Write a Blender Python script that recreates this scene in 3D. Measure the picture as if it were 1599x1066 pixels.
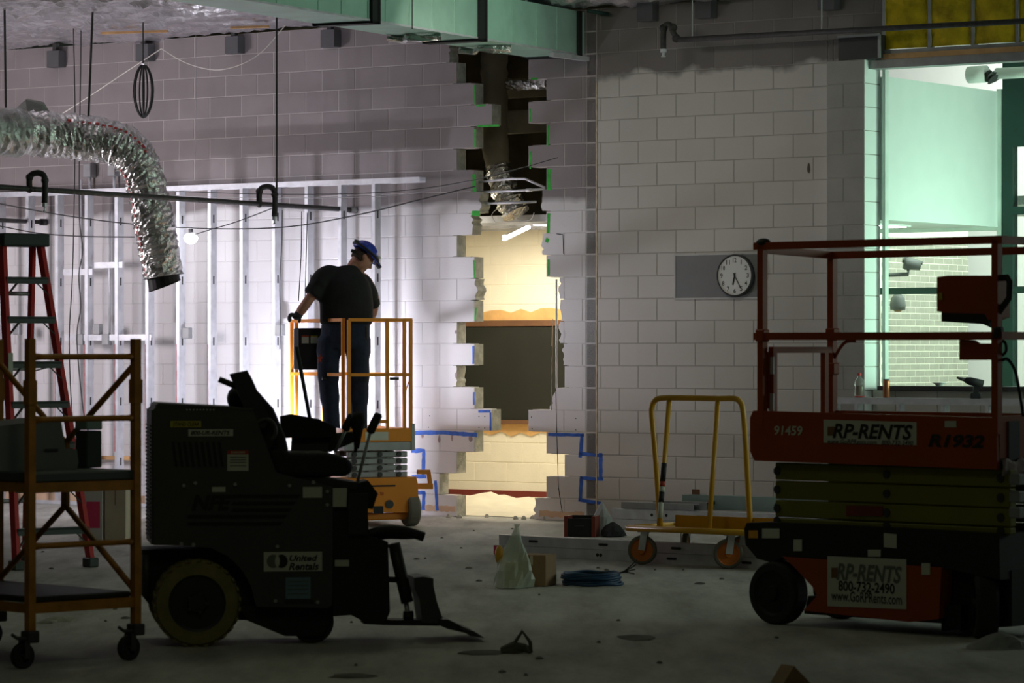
import bpy, bmesh, math, random
from mathutils import Vector, Matrix
random.seed(7)
R = math.radians
SC = bpy.context.scene
COL = SC.collection
for _o in list(bpy.data.objects): bpy.data.objects.remove(_o)

# ------------------------------------------------------------------ camera
F, HC, YH, XC = 5300.0, 1.573, 545.0, 799.5      # focal length in px, eye height, horizon row
cam_d = bpy.data.cameras.new('camera'); cam = bpy.data.objects.new('camera', cam_d); COL.objects.link(cam)
cam.location = (0, 0, HC); cam.rotation_euler = (R(90), 0, 0)
cam_d.sensor_width = 36.0; cam_d.lens = F / 1599 * 36.0
cam_d.shift_y = (YH - 533.0) / 1599
cam_d.clip_end = 200
cam_d.dof.use_dof = True; cam_d.dof.focus_distance = 30.5; cam_d.dof.aperture_fstop = 6.3
SC.camera = cam

# ------------------------------------------------------------------ world, exposure, large lights
wd = bpy.data.worlds.new('world'); SC.world = wd; wd.use_nodes = True
wd.node_tree.nodes['Background'].inputs[0].default_value = (0.60, 0.66, 0.55, 1)
wd.node_tree.nodes['Background'].inputs[1].default_value = 0.02
SC.view_settings.view_transform = 'Standard'; SC.view_settings.look = 'None'
SC.view_settings.exposure = 0.0; SC.view_settings.gamma = 1.0
SC.view_settings.use_curve_mapping = False

TH = R(35.5); Z0 = 31.49                        # the block wall: turned 35.5 deg, 31.5 m away on the axis
CS, SN = math.cos(TH), math.sin(TH)
def wall_pt(t, b, z): return Vector((t*CS + b*SN, Z0 - t*SN + b*CS, z))   # b > 0 is behind the wall face

def area(name, loc, target, size, power, col, size_y=None, spread=None):
    l = bpy.data.lights.new(name, 'AREA'); l.energy = power; l.color = col
    l.shape = 'RECTANGLE'; l.size = size; l.size_y = size_y or size
    if spread: l.spread = R(spread)
    o = bpy.data.objects.new(name, l); COL.objects.link(o); o.location = loc
    d = Vector(target) - Vector(loc); o.rotation_euler = d.to_track_quat('-Z', 'Y').to_euler()
    return o
# unseen hall lights: broad one at left, added fill for right wall and floor
area('unseen_hall_light', wall_pt(-6.6, -4.2, 2.4), wall_pt(-3.0, 0, 3.7), 1.2, 118, (1.0, 0.92, 0.98), 1.2)
area('unseen_hall_light', wall_pt(2.1, -3.3, 4.60), wall_pt(1.4, 0, 1.3), 1.0, 9, (1.0, 0.93, 0.82), 0.2, 130)
area('unseen_hall_light', (-1.2, 20.5, 4.57), (-1.2, 20.8, 0), 0.6, 11, (0.92, 1.0, 0.66), 1.2)
area('unseen_hall_light', (-1.0, 13.5, 4.57), (-0.8, 16.5, 0), 0.6, 8, (0.94, 1.0, 0.62), 1.2)
# daylight of the tinted windows along the right side of the hall
area('window_daylight', (9.5, 24.5, 3.0), (-1.0, 27.5, 3.4), 7.0, 165, (0.80, 1.0, 0.86), 2.4)
# corridor behind the opening, glazed lobby, courtyard beyond
area('corridor_lamp', wall_pt(-1.3, 1.7, 2.70), wall_pt(-1.3, 1.9, 0), 1.6, 58, (1.0, 0.90, 0.70), 0.5)
area('corridor_lamp', wall_pt(0.9, 1.7, 2.70), wall_pt(0.7, 1.9, 0), 1.2, 42, (1.0, 0.90, 0.70), 0.5)
area('lobby_daylight', wall_pt(6.6, 1.0, 1.5), wall_pt(3.9, 1.0, 2.2), 1.2, 44, (0.58, 1.0, 0.72), 1.3, 110)
area('courtyard_sky', wall_pt(3.2, 6.2, 5.5), wall_pt(1.4, 6.4, 1.2), 3.0, 420, (0.90, 1.0, 0.92), 3.0)

# ------------------------------------------------------------------ materials
MATS = {}
def mat(name, col, rough=0.6, metal=0.0, var=0.10, scale=5.0, bump=0.0, bscale=60.0, coat=0.0, trans=0.0, alpha=1.0, emit=None, estr=0.0, ior=1.45):
    m = bpy.data.materials.new(name); m.use_nodes = True; MATS[name] = m
    nt = m.node_tree; b = nt.nodes['Principled BSDF']
    b.inputs['Roughness'].default_value = rough; b.inputs['Metallic'].default_value = metal
    b.inputs['Coat Weight'].default_value = coat; b.inputs['IOR'].default_value = ior
    b.inputs['Transmission Weight'].default_value = trans; b.inputs['Alpha'].default_value = alpha
    if emit:
        b.inputs['Emission Color'].default_value = (*emit, 1); b.inputs['Emission Strength'].default_value = estr
    g = nt.nodes.new('ShaderNodeNewGeometry')
    if var > 0:
        n = nt.nodes.new('ShaderNodeTexNoise'); n.inputs['Scale'].default_value = scale; n.inputs['Detail'].default_value = 5
        r = nt.nodes.new('ShaderNodeValToRGB')
        r.color_ramp.elements[0].position = 0.3; r.color_ramp.elements[1].position = 0.7
        r.color_ramp.elements[0].color = (*[max(0, c*(1-var)) for c in col], 1)
        r.color_ramp.elements[1].color = (*[min(1, c*(1+var)) for c in col], 1)
        nt.links.new(g.outputs['Position'], n.inputs['Vector']); nt.links.new(n.outputs['Fac'], r.inputs['Fac'])
        nt.links.new(r.outputs['Color'], b.inputs['Base Color'])
    else:
        b.inputs['Base Color'].default_value = (*col, 1)
    if bump > 0:
        n2 = nt.nodes.new('ShaderNodeTexNoise'); n2.inputs['Scale'].default_value = bscale; n2.inputs['Detail'].default_value = 4
        bp = nt.nodes.new('ShaderNodeBump'); bp.inputs['Strength'].default_value = bump; bp.inputs['Distance'].default_value = 0.02
        nt.links.new(g.outputs['Position'], n2.inputs['Vector']); nt.links.new(n2.outputs['Fac'], bp.inputs['Height'])
        nt.links.new(bp.outputs['Normal'], b.inputs['Normal'])
    return m

def wall_mat(name, raw, paint, edge, amp, nscale, rand=0.10):
    """block wall painted up to a ragged height, bare masonry above; each block a little different"""
    m = bpy.data.materials.new(name); m.use_nodes = True; MATS[name] = m
    nt = m.node_tree; N = nt.nodes.new; L = nt.links.new; b = nt.nodes['Principled BSDF']
    g = N('ShaderNodeNewGeometry'); sp = N('ShaderNodeSeparateXYZ'); L(g.outputs['Position'], sp.inputs[0])
    n = N('ShaderNodeTexNoise'); n.inputs['Scale'].default_value = nscale; n.inputs['Detail'].default_value = 3; L(g.outputs['Position'], n.inputs['Vector'])
    a = N('ShaderNodeMath'); a.operation = 'MULTIPLY_ADD'; a.inputs[1].default_value = amp; L(n.outputs['Fac'], a.inputs[0]); L(sp.outputs['Z'], a.inputs[2])
    mr = N('ShaderNodeMapRange'); mr.inputs['From Min'].default_value = edge + amp*0.5 - 0.03; mr.inputs['From Max'].default_value = edge + amp*0.5 + 0.03
    L(a.outputs[0], mr.inputs['Value'])
    oi = N('ShaderNodeObjectInfo'); n2 = N('ShaderNodeTexNoise'); n2.inputs['Scale'].default_value = 3.0; n2.inputs['Detail'].default_value = 6; L(g.outputs['Position'], n2.inputs['Vector'])
    v = N('ShaderNodeMath'); v.operation = 'MULTIPLY_ADD'; v.inputs[1].default_value = rand*2; v.inputs[2].default_value = 1 - rand; L(oi.outputs['Random'], v.inputs[0])
    v2 = N('ShaderNodeMath'); v2.operation = 'MULTIPLY_ADD'; v2.inputs[1].default_value = 0.35; v2.inputs[2].default_value = 0.82; L(n2.outputs['Fac'], v2.inputs[0])
    vm = N('ShaderNodeMath'); vm.operation = 'MULTIPLY'; L(v.outputs[0], vm.inputs[0]); L(v2.outputs[0], vm.inputs[1])
    rc = N('ShaderNodeMix'); rc.data_type = 'RGBA'; rc.blend_type = 'MULTIPLY'; rc.inputs[0].default_value = 1; rc.inputs[6].default_value = (*raw, 1); L(vm.outputs[0], rc.inputs[7])
    pc = N('ShaderNodeMix'); pc.data_type = 'RGBA'; pc.blend_type = 'MULTIPLY'; pc.inputs[0].default_value = 0.25; pc.inputs[6].default_value = (*paint, 1); L(vm.outputs[0], pc.inputs[7])
    mx = N('ShaderNodeMix'); mx.data_type = 'RGBA'; L(mr.outputs[0], mx.inputs[0]); L(pc.outputs[2], mx.inputs[6]); L(rc.outputs[2], mx.inputs[7])
    L(mx.outputs[2], b.inputs['Base Color']); b.inputs['Roughness'].default_value = 0.62
    n3 = N('ShaderNodeTexNoise'); n3.inputs['Scale'].default_value = 90; L(g.outputs['Position'], n3.inputs['Vector'])
    bp = N('ShaderNodeBump'); bp.inputs['Strength'].default_value = 0.25; bp.inputs['Distance'].default_value = 0.004
    L(n3.outputs['Fac'], bp.inputs['Height']); L(bp.outputs['Normal'], b.inputs['Normal'])
    return m

wall_mat('block_left', (0.270, 0.238, 0.236), (0.74, 0.72, 0.72), 2.93, 0.22, 1.6)
wall_mat('mortar_left', (0.50, 0.46, 0.45), (0.66, 0.64, 0.64), 2.93, 0.22, 1.6, 0.0)
wall_mat('block_right', (0.20, 0.18, 0.17), (0.60, 0.57, 0.53), 4.06, 0.30, 3.0)
wall_mat('mortar_right', (0.30, 0.28, 0.26), (0.40, 0.375, 0.34), 4.06, 0.30, 3.0, 0.0)
mat('block_pilaster', (0.40, 0.385, 0.36), 0.6, var=0.06, bump=0.15)
mat('block_strip', (0.27, 0.245, 0.225), 0.85, var=0.18, scale=12, bump=0.4)
mat('core_grey', (0.46, 0.45, 0.40), 0.9, var=0.25, scale=14, bump=0.5)
mat('block_cream', (0.86, 0.80, 0.66), 0.6, var=0.03, bump=0.1)
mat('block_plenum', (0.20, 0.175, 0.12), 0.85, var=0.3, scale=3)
mat('caulk', (0.62, 0.52, 0.38), 0.7, var=0.25, scale=20)
mat('galv', (0.66, 0.67, 0.71), 0.42, 0.40, var=0.14, scale=9)
mat('camera_grey', (0.13, 0.15, 0.14), 0.6)
mat('seat_grey', (0.10, 0.10, 0.105), 0.6)
mat('foil_dull', (0.42, 0.43, 0.41), 0.42, 0.8, var=0.15, scale=8, bump=0.7, bscale=20)
mat('galv_dull', (0.34, 0.345, 0.35), 0.5, 0.35, var=0.12, scale=9)
mat('galv_duct', (0.42, 0.66, 0.55), 0.45, 0.25, var=0.10, scale=4)
mat('steel_dark', (0.055, 0.055, 0.055), 0.55, 0.3)
mat('pipe_iron', (0.045, 0.042, 0.04), 0.6, 0.2, var=0.3, scale=20)
mat('black', (0.010, 0.010, 0.011), 0.6)
mat('black_soft', (0.014, 0.014, 0.016), 0.75, bump=0.1)
mat('rubber', (0.022, 0.022, 0.020), 0.8, var=0.2)
mat('foil', (0.66, 0.66, 0.64), 0.26, 1.0, var=0.10, scale=12, bump=0.9, bscale=26)
mat('foil_ceiling', (0.70, 0.68, 0.71), 0.27, 0.75, var=0.10, scale=3, bump=0.9, bscale=9)
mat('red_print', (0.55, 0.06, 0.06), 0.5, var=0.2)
mat('white_string', (0.75, 0.72, 0.66), 0.7)
mat('cable', (0.03, 0.03, 0.03), 0.6)
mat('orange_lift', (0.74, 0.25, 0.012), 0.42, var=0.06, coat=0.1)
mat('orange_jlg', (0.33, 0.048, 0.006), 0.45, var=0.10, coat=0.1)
mat('olive_arm', (0.20, 0.185, 0.025), 0.5, var=0.12)
mat('cart_yellow', (0.62, 0.32, 0.012), 0.38, var=0.06, coat=0.15)
mat('scaffold_yellow', (0.42, 0.165, 0.006), 0.5, var=0.25, scale=12)
mat('ladder_red', (0.62, 0.030, 0.028), 0.45, var=0.08)
mat('ladder_grey', (0.085, 0.10, 0.095), 0.55, 0.3)
mat('scraper_grey', (0.055, 0.056, 0.050), 0.55, var=0.10)
mat('scraper_dark', (0.026, 0.026, 0.024), 0.55)
mat('tire_tan', (0.22, 0.185, 0.07), 0.85, var=0.15, scale=12)
mat('tire_grey', (0.16, 0.15, 0.12), 0.85, var=0.12)
mat('caster_orange', (0.60, 0.17, 0.02), 0.5)
mat('label_white', (0.52, 0.54, 0.46), 0.55, var=0.04)
mat('label_yellow', (0.42, 0.36, 0.03), 0.55, var=0.05)
mat('label_blue', (0.13, 0.22, 0.27), 0.55, var=0.1)
mat('label_red', (0.40, 0.05, 0.02), 0.55)
mat('ink', (0.012, 0.012, 0.012), 0.6, var=0)
mat('ink_soft', (0.13, 0.14, 0.12), 0.6, var=0)
mat('paper_pink', (0.80, 0.06, 0.16), 0.6, var=0.04)
mat('spray_blue', (0.035, 0.14, 0.62), 0.6, var=0.25, scale=18)
mat('spray_green', (0.04, 0.46, 0.05), 0.6, var=0.25, scale=18)
mat('chip_mauve', (0.36, 0.27, 0.27), 0.8, var=0.2, scale=20)
mat('paint_tan', (0.68, 0.47, 0.31), 0.7, var=0.12)
mat('wood', (0.60, 0.35, 0.15), 0.65, var=0.18, scale=7)
mat('wood_orange', (0.72, 0.42, 0.16), 0.65, var=0.15, scale=7)
mat('wood_dark', (0.16, 0.075, 0.035), 0.6, var=0.2)
mat('chalkboard', (0.014, 0.015, 0.010), 0.8, var=0.2, scale=2)
mat('base_red', (0.19, 0.028, 0.018), 0.5)
mat('poly_sheet', (0.82, 0.76, 0.60), 0.4, var=0.08)
mat('insulation', (0.56, 0.42, 0.012), 0.95, var=0.4, scale=6, bump=0.8, bscale=25)
mat('drywall', (0.74, 0.79, 0.78), 0.7, var=0.02)
mat('ceiling_white', (0.75, 0.75, 0.75), 0.7, var=0.03)
mat('exterior_white', (0.88, 0.88, 0.86), 0.7, var=0.02)
mat('brick_pale', (0.38, 0.39, 0.32), 0.8, var=0.10, scale=9)
mat('brick_mortar', (0.86, 0.88, 0.74), 0.85, var=0.06)
mat('frame_green', (0.018, 0.055, 0.045), 0.45, 0.2)
mat('frame_pale', (0.66, 0.74, 0.70), 0.5)
mat('glass_clear', (0.90, 0.97, 0.92), 0.02, trans=1.0, var=0, ior=1.02)
mat('clock_panel', (0.235, 0.235, 0.24), 0.5, var=0.05)
mat('clock_trim', (0.56, 0.56, 0.55), 0.5)
mat('clock_face', (0.80, 0.80, 0.77), 0.3, var=0)
mat('cardboard', (0.30, 0.19, 0.10), 0.8, var=0.1)
mat('cardboard_pale', (0.62, 0.52, 0.40), 0.8, var=0.08)
mat('box_white', (0.66, 0.62, 0.58), 0.7, var=0.04)
mat('grey_panel', (0.15, 0.155, 0.145), 0.6, var=0.06)
mat('tarp_grey', (0.30, 0.30, 0.28), 0.7, var=0.1)
mat('bag_plastic', (0.62, 0.68, 0.58), 0.3, var=0.1, alpha=0.55)
mat('bag_grey', (0.36, 0.37, 0.36), 0.4, var=0.1, alpha=0.85)
mat('bag_yellow', (0.62, 0.33, 0.03), 0.5, var=0.1)
mat('cable_blue', (0.012, 0.055, 0.13), 0.5)
mat('green_dark_box', (0.035, 0.052, 0.046), 0.5)
mat('green_channel', (0.30, 0.40, 0.37), 0.5, 0.5)
mat('skin', (0.42, 0.20, 0.14), 0.55, var=0.06)
mat('hair', (0.035, 0.022, 0.014), 0.8)
mat('shirt_black', (0.010, 0.010, 0.011), 0.9, var=0.3, bump=0.3, bscale=14)
mat('denim', (0.012, 0.022, 0.048), 0.9, var=0.4, scale=9, bump=0.3, bscale=14)
mat('boot', (0.016, 0.014, 0.012), 0.7)
mat('glove_black', (0.028, 0.028, 0.030), 0.8)
mat('hat_blue', (0.010, 0.035, 0.36), 0.25, var=0.02, coat=0.4)
mat('lamp_white', (0.9, 0.9, 0.9), 0.4, var=0, emit=(0.93, 0.93, 1.0), estr=14)
mat('lamp_work', (0.9, 0.9, 0.9), 0.4, var=0, emit=(0.90, 0.92, 1.0), estr=12)
mat('lamp_tube', (0.9, 0.9, 0.9), 0.4, var=0, emit=(1.0, 0.95, 0.95), estr=4.5)
mat('bottle_clear', (0.80, 0.84, 0.80), 0.08, var=0, trans=0.85, ior=1.2)
mat('can_copper', (0.40, 0.15, 0.07), 0.35, 0.5)
mat('debris', (0.11, 0.10, 0.085), 0.9, var=0.3)
mat('debris_pale', (0.34, 0.33, 0.27), 0.9, var=0.3)
mat('amber', (0.75, 0.34, 0.03), 0.4)

def floor_mat():
    m = bpy.data.materials.new('floor_dust'); m.use_nodes = True; MATS['floor_dust'] = m
    nt = m.node_tree; N = nt.nodes.new; L = nt.links.new; b = nt.nodes['Principled BSDF']
    g = N('ShaderNodeNewGeometry')
    mp = N('ShaderNodeMapping'); mp.inputs['Scale'].default_value = (1.0, 0.22, 1); L(g.outputs['Position'], mp.inputs[0])
    n = N('ShaderNodeTexNoise'); n.inputs['Scale'].default_value = 3.2; n.inputs['Detail'].default_value = 9; n.inputs['Roughness'].default_value = 0.65; L(mp.outputs[0], n.inputs['Vector'])
    r = N('ShaderNodeValToRGB'); e = r.color_ramp.elements
    e[0].position = 0.30; e[0].color = (0.24, 0.235, 0.20, 1); e[1].position = 0.62; e[1].color = (0.47, 0.465, 0.42, 1)
    L(n.outputs['Fac'], r.inputs['Fac'])
    n2 = N('ShaderNodeTexNoise'); n2.inputs['Scale'].default_value = 26; n2.inputs['Detail'].default_value = 4; L(g.outputs['Position'], n2.inputs['Vector'])
    r2 = N('ShaderNodeValToRGB'); r2.color_ramp.elements[0].position = 0.30; r2.color_ramp.elements[0].color = (0.74, 0.74, 0.74, 1); r2.color_ramp.elements[1].position = 0.42; r2.color_ramp.elements[1].color = (1, 1, 1, 1)
    L(n2.outputs['Fac'], r2.inputs['Fac'])
    mx = N('ShaderNodeMix'); mx.data_type = 'RGBA'; mx.blend_type = 'MULTIPLY'; mx.inputs[0].default_value = 1
    L(r.outputs['Color'], mx.inputs[6]); L(r2.outputs['Color'], mx.inputs[7]); L(mx.outputs[2], b.inputs['Base Color'])
    b.inputs['Roughness'].default_value = 0.8
    bp = N('ShaderNodeBump'); bp.inputs['Strength'].default_value = 0.35; bp.inputs['Distance'].default_value = 0.01
    L(n2.outputs['Fac'], bp.inputs['Height']); L(bp.outputs['Normal'], b.inputs['Normal'])
floor_mat()

# ------------------------------------------------------------------ helpers
def link(o, parent=None):
    COL.objects.link(o)
    if parent is not None: o.parent = parent
    return o
def tag(o, label, cat, group=None):
    o['label'] = label; o['category'] = cat
    if group: o['group'] = group
    return o
def structure(o): o['kind'] = 'structure'; return o

class MB:
    def __init__(s): s.v = []; s.f = []
    def add(s, vs, fs):
        n = len(s.v); s.v += [tuple(v) for v in vs]; s.f += [tuple(i + n for i in f) for f in fs]; return s
    def bx(s, x0, x1, y0, y1, z0, z1):
        return s.add([(x0,y0,z0),(x1,y0,z0),(x1,y1,z0),(x0,y1,z0),(x0,y0,z1),(x1,y0,z1),(x1,y1,z1),(x0,y1,z1)],
                     [(0,3,2,1),(4,5,6,7),(0,1,5,4),(1,2,6,5),(2,3,7,6),(3,0,4,7)])
    def rbox(s, x0, x1, y0, y1, z0, z1, r=0.01, seg=2):
        bm = bmesh.new(); bmesh.ops.create_cube(bm, size=1)
        for v in bm.verts: v.co = ((x0+x1)/2 + v.co.x*(x1-x0), (y0+y1)/2 + v.co.y*(y1-y0), (z0+z1)/2 + v.co.z*(z1-z0))
        bmesh.ops.bevel(bm, geom=bm.edges[:], offset=r, segments=seg, profile=0.5, affect='EDGES')
        bm.verts.index_update(); s.add([v.co[:] for v in bm.verts], [[v.index for v in f.verts] for f in bm.faces]); bm.free(); return s
    def prism(s, poly, y0, y1):                    # polygon in (x, z), extruded in y
        n = len(poly)
        area2 = sum(poly[i][0]*poly[(i+1)%n][1] - poly[(i+1)%n][0]*poly[i][1] for i in range(n))
        if area2 < 0: poly = poly[::-1]
        vs = [(p[0], y0, p[1]) for p in poly] + [(p[0], y1, p[1]) for p in poly]
        fs = [tuple(range(n)), tuple(range(2*n-1, n-1, -1))] + [(i, i+n, (i+1)%n+n, (i+1)%n) for i in range(n)]
        return s.add(vs, fs)
    def bar(s, p, q, w, h=None, up=(0,0,1)):      # square bar
        p, q = Vector(p), Vector(q); h = h or w; d = (q-p).normalized(); up = Vector(up)
        if abs(d.dot(up)) > 0.95: up = Vector((1,0,0))
        a = d.cross(up).normalized()*w/2; c = a.cross(d).normalized()*h/2
        vs = [p-a-c, p+a-c, p+a+c, p-a+c, q-a-c, q+a-c, q+a+c, q-a+c]
        return s.add(vs, [(0,3,2,1),(4,5,6,7),(0,1,5,4),(1,2,6,5),(2,3,7,6),(3,0,4,7)])
    def tube(s, pts, r, n=8, closed=False, jit=0.0, cap=True):
        pts = [Vector(p) for p in pts]; m = len(pts); rs = r if isinstance(r, (list, tuple)) else [r]*m
        up = None; base = len(s.v); rings = []
        for i, p in enumerate(pts):
            if closed: d = pts[(i+1)%m] - pts[i-1]
            else: d = pts[min(i+1, m-1)] - pts[max(i-1, 0)]
            if d.length < 1e-9: d = Vector((0,0,1))
            d.normalize()
            if up is None:
                up = Vector((0,0,1)) if abs(d.z) < 0.9 else Vector((1,0,0))
            up = (up - d*up.dot(d)); up.normalize(); a = d.cross(up)
            rings.append([p + (up*math.cos(6.28318*k/n) + a*math.sin(6.28318*k/n))*rs[i]*(1 + random.uniform(-jit, jit)) for k in range(n)])
        for rg in rings: s.v += [tuple(v) for v in rg]
        for i in range(m if closed else m-1):
            j = (i+1) % m
            for k in range(n):
                s.f.append((base+i*n+k, base+i*n+(k+1)%n, base+j*n+(k+1)%n, base+j*n+k))
        if not closed and cap:
            s.f.append(tuple(base+k for k in range(n-1, -1, -1))); s.f.append(tuple(base+(m-1)*n+k for k in range(n)))
        return s
    def cyl(s, p, q, r, n=12): return s.tube([p, q], r, n)
    def lathe(s, prof, c=(0,0,0), n=20, axis='z', cap=True):  # prof: (radius, height)
        base = len(s.v)
        for (r, h) in prof:
            for k in range(n):
                a = 6.28318*k/n; x, y = r*math.cos(a), r*math.sin(a)
                p = {'z': (x, y, h), 'y': (x, h, y), 'x': (h, x, y)}[axis]
                s.v.append((c[0]+p[0], c[1]+p[1], c[2]+p[2]))
        m = len(prof)
        for i in range(m-1):
            for k in range(n):
                q = (base+i*n+k, base+i*n+(k+1)%n, base+(i+1)*n+(k+1)%n, base+(i+1)*n+k)
                s.f.append(q if axis != 'y' else q[::-1])
        if not cap: return s
        a, b = tuple(base+k for k in range(n-1,-1,-1)), tuple(base+(m-1)*n+k for k in range(n))
        s.f.append(a if axis != 'y' else a[::-1]); s.f.append(b if axis != 'y' else b[::-1])
        return s
    def ball(s, c, r, n=10, m=7):
        r = r if isinstance(r, (tuple, list)) else (r, r, r)
        prof = [(math.sin(math.pi*i/m) if 0 < i < m else 1e-4, -math.cos(math.pi*i/m)) for i in range(m+1)]
        b = len(s.v); s.lathe(prof, (0,0,0), n)
        for i in range(b, len(s.v)):
            x, y, z = s.v[i]; s.v[i] = (c[0]+x*r[0], c[1]+y*r[1], c[2]+z*r[2])
        return s
    def build(s, name, m, parent=None, smooth=False):
        me = bpy.data.meshes.new(name); me.from_pydata(s.v, [], s.f); me.update()
        if m: me.materials.append(MATS[m])
        if smooth: me.polygons.foreach_set('use_smooth', [True]*len(me.polygons))
        return link(bpy.data.objects.new(name, me), parent)

class Fr:
    """upright frame standing on a spot: x along its face, y away from the camera, z up.  loc() turns a pixel into a point of the plane y = b"""
    def __init__(s, o, ang):
        s.o = Vector((o[0], o[1], 0)); s.ang = ang
        s.e1 = Vector((math.cos(ang), math.sin(ang), 0)); s.e2 = Vector((-math.sin(ang), math.cos(ang), 0))
    def loc(s, x, y, b=0.0):
        d = Vector(((x-XC)/F, 1, (YH-y)/F)); k = (s.o.dot(s.e2) + b) / (d.x*s.e2.x + d.y*s.e2.y)
        p = d*k; q = Vector((p.x, p.y, 0)) - s.o
        return Vector((q.dot(s.e1), b, HC + p.z))
    def az(s, x, y, b=0.0): p = s.loc(x, y, b); return (p.x, p.z)
    def poly(s, pts, b=0.0): return [s.az(x, y, b) for x, y in pts]
    def world(s, p): return s.o + s.e1*p[0] + s.e2*p[1] + Vector((0, 0, p[2]))
    def root(s, name, label, cat, group=None, z=0.0):
        e = bpy.data.objects.new(name, None); e.empty_display_size = 0.2; link(e)
        e.location = (s.o.x, s.o.y, z); e.rotation_euler = (0, 0, s.ang); return tag(e, label, cat, group)
def ground(x, y):
    Y = F*HC/(y-YH); return ((x-XC)*Y/F, Y)
def pix(x, y, Y): return Vector(((x-XC)*Y/F, Y, HC + (YH-y)*Y/F))
WF = Fr((0, Z0), -TH)                             # frame of the block wall: x = t along it, y < 0 in front of it
def wroot(name, label, cat, group=None):          # a thing described in wall coordinates, its origin at the wall's foot
    return WF.root(name, label, cat, group)
def wmesh(mb, name, m, label=None, cat=None, group=None, smooth=False, parent=None):
    o = mb.build(name, m, parent, smooth)
    if parent is None:
        o.location = (0, Z0, 0); o.rotation_euler = (0, 0, -TH)
        if label: tag(o, label, cat, group)
    return o
def wl(x, y, d=0.0): return WF.loc(x, y, -d)      # pixel -> wall coordinates at distance d in front of the face

TXT = {}
def make_text(strings):
    for key in strings:
        body, shear, bold = key
        cu = bpy.data.curves.new('t', 'FONT'); cu.body = body; cu.shear = shear; cu.offset = bold; cu.resolution_u = 3
        o = bpy.data.objects.new('t', cu); COL.objects.link(o)
        bpy.context.view_layer.update()
        me = bpy.data.meshes.new_from_object(o.evaluated_get(bpy.context.evaluated_depsgraph_get()))
        TXT[body] = ([v.co[:] for v in me.vertices], [tuple(p.vertices) for p in me.polygons])
        bpy.data.objects.remove(o); bpy.data.meshes.remove(me)
make_text([('RP-RENTS', .25, .03), ('R1932', .25, .04), ('91459', .1, .02), ('800-732-2490', 0, .02), ('www.GoRPRents.com', 0, .01), ('STAND CLEAR', .2, .02),
           ('800-UR-RENTS', .25, .03), ('NFE', .25, .05), ('United', .25, .03), ('Rentals', .25, .03), ('www.GoRPRents.com   800-732-2490', .2, .01),
           ] + [(str(i), 0, .01) for i in range(1, 13)] + [('DANGER', 0, .02), ('XJ-30', 0, .01)])
def text(body, name, m, parent, x0, x1, z0, z1, y):   # lettering fitted into a box of the frame's x-z plane, facing the camera
    vs, fs = TXT[body]; ax = [v[0] for v in vs]; az = [v[1] for v in vs]
    sx = (x1-x0)/(max(ax)-min(ax)); sz = (z1-z0)/(max(az)-min(az))
    mb = MB(); mb.add([(x0+(v[0]-min(ax))*sx, y, z0+(v[1]-min(az))*sz) for v in vs], fs)
    return mb.build(name, m, parent)
def ribbon(mb, pts, w, y, jit=0.15, step=0.03):   # flat painted stroke in the x-z plane
    out = []
    for (p, q) in zip(pts[:-1], pts[1:]):
        p, q = Vector((p[0], p[1])), Vector((q[0], q[1])); n = max(1, int((q-p).length/step))
        for i in range(n + (1 if q == Vector((pts[-1][0], pts[-1][1])) else 0)):
            out.append(p.lerp(q, i/n))
    if len(out) < 2: return
    vs = []
    for i, p in enumerate(out):
        d = (out[min(i+1, len(out)-1)] - out[max(i-1, 0)]).normalized(); nn = Vector((-d.y, d.x))*w/2
        a, b = p + nn*(1+random.uniform(-jit, jit)), p - nn*(1+random.uniform(-jit, jit))
        vs += [(a.x, y, a.y), (b.x, y, b.y)]
    mb.add(vs, [(2*i, 2*i+1, 2*i+3, 2*i+2) for i in range(len(out)-1)])
def sag(p, q, drop, n=16):
    p, q = Vector(p), Vector(q); return [p.lerp(q, i/n) - Vector((0,0,drop*4*(i/n)*(1-i/n))) for i in range(n+1)]
def smooth_path(pts, n=5):
    pts = [Vector(p) for p in pts]; out = []
    for i in range(len(pts)-1):
        p0, p1, p2, p3 = pts[max(i-1,0)], pts[i], pts[i+1], pts[min(i+2, len(pts)-1)]
        for k in range(n):
            t = k/n; out.append(0.5*((2*p1) + (p2-p0)*t + (2*p0-5*p1+4*p2-p3)*t*t + (3*p1-p0-3*p2+p3)*t**3))
    out.append(pts[-1]); return out

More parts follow.
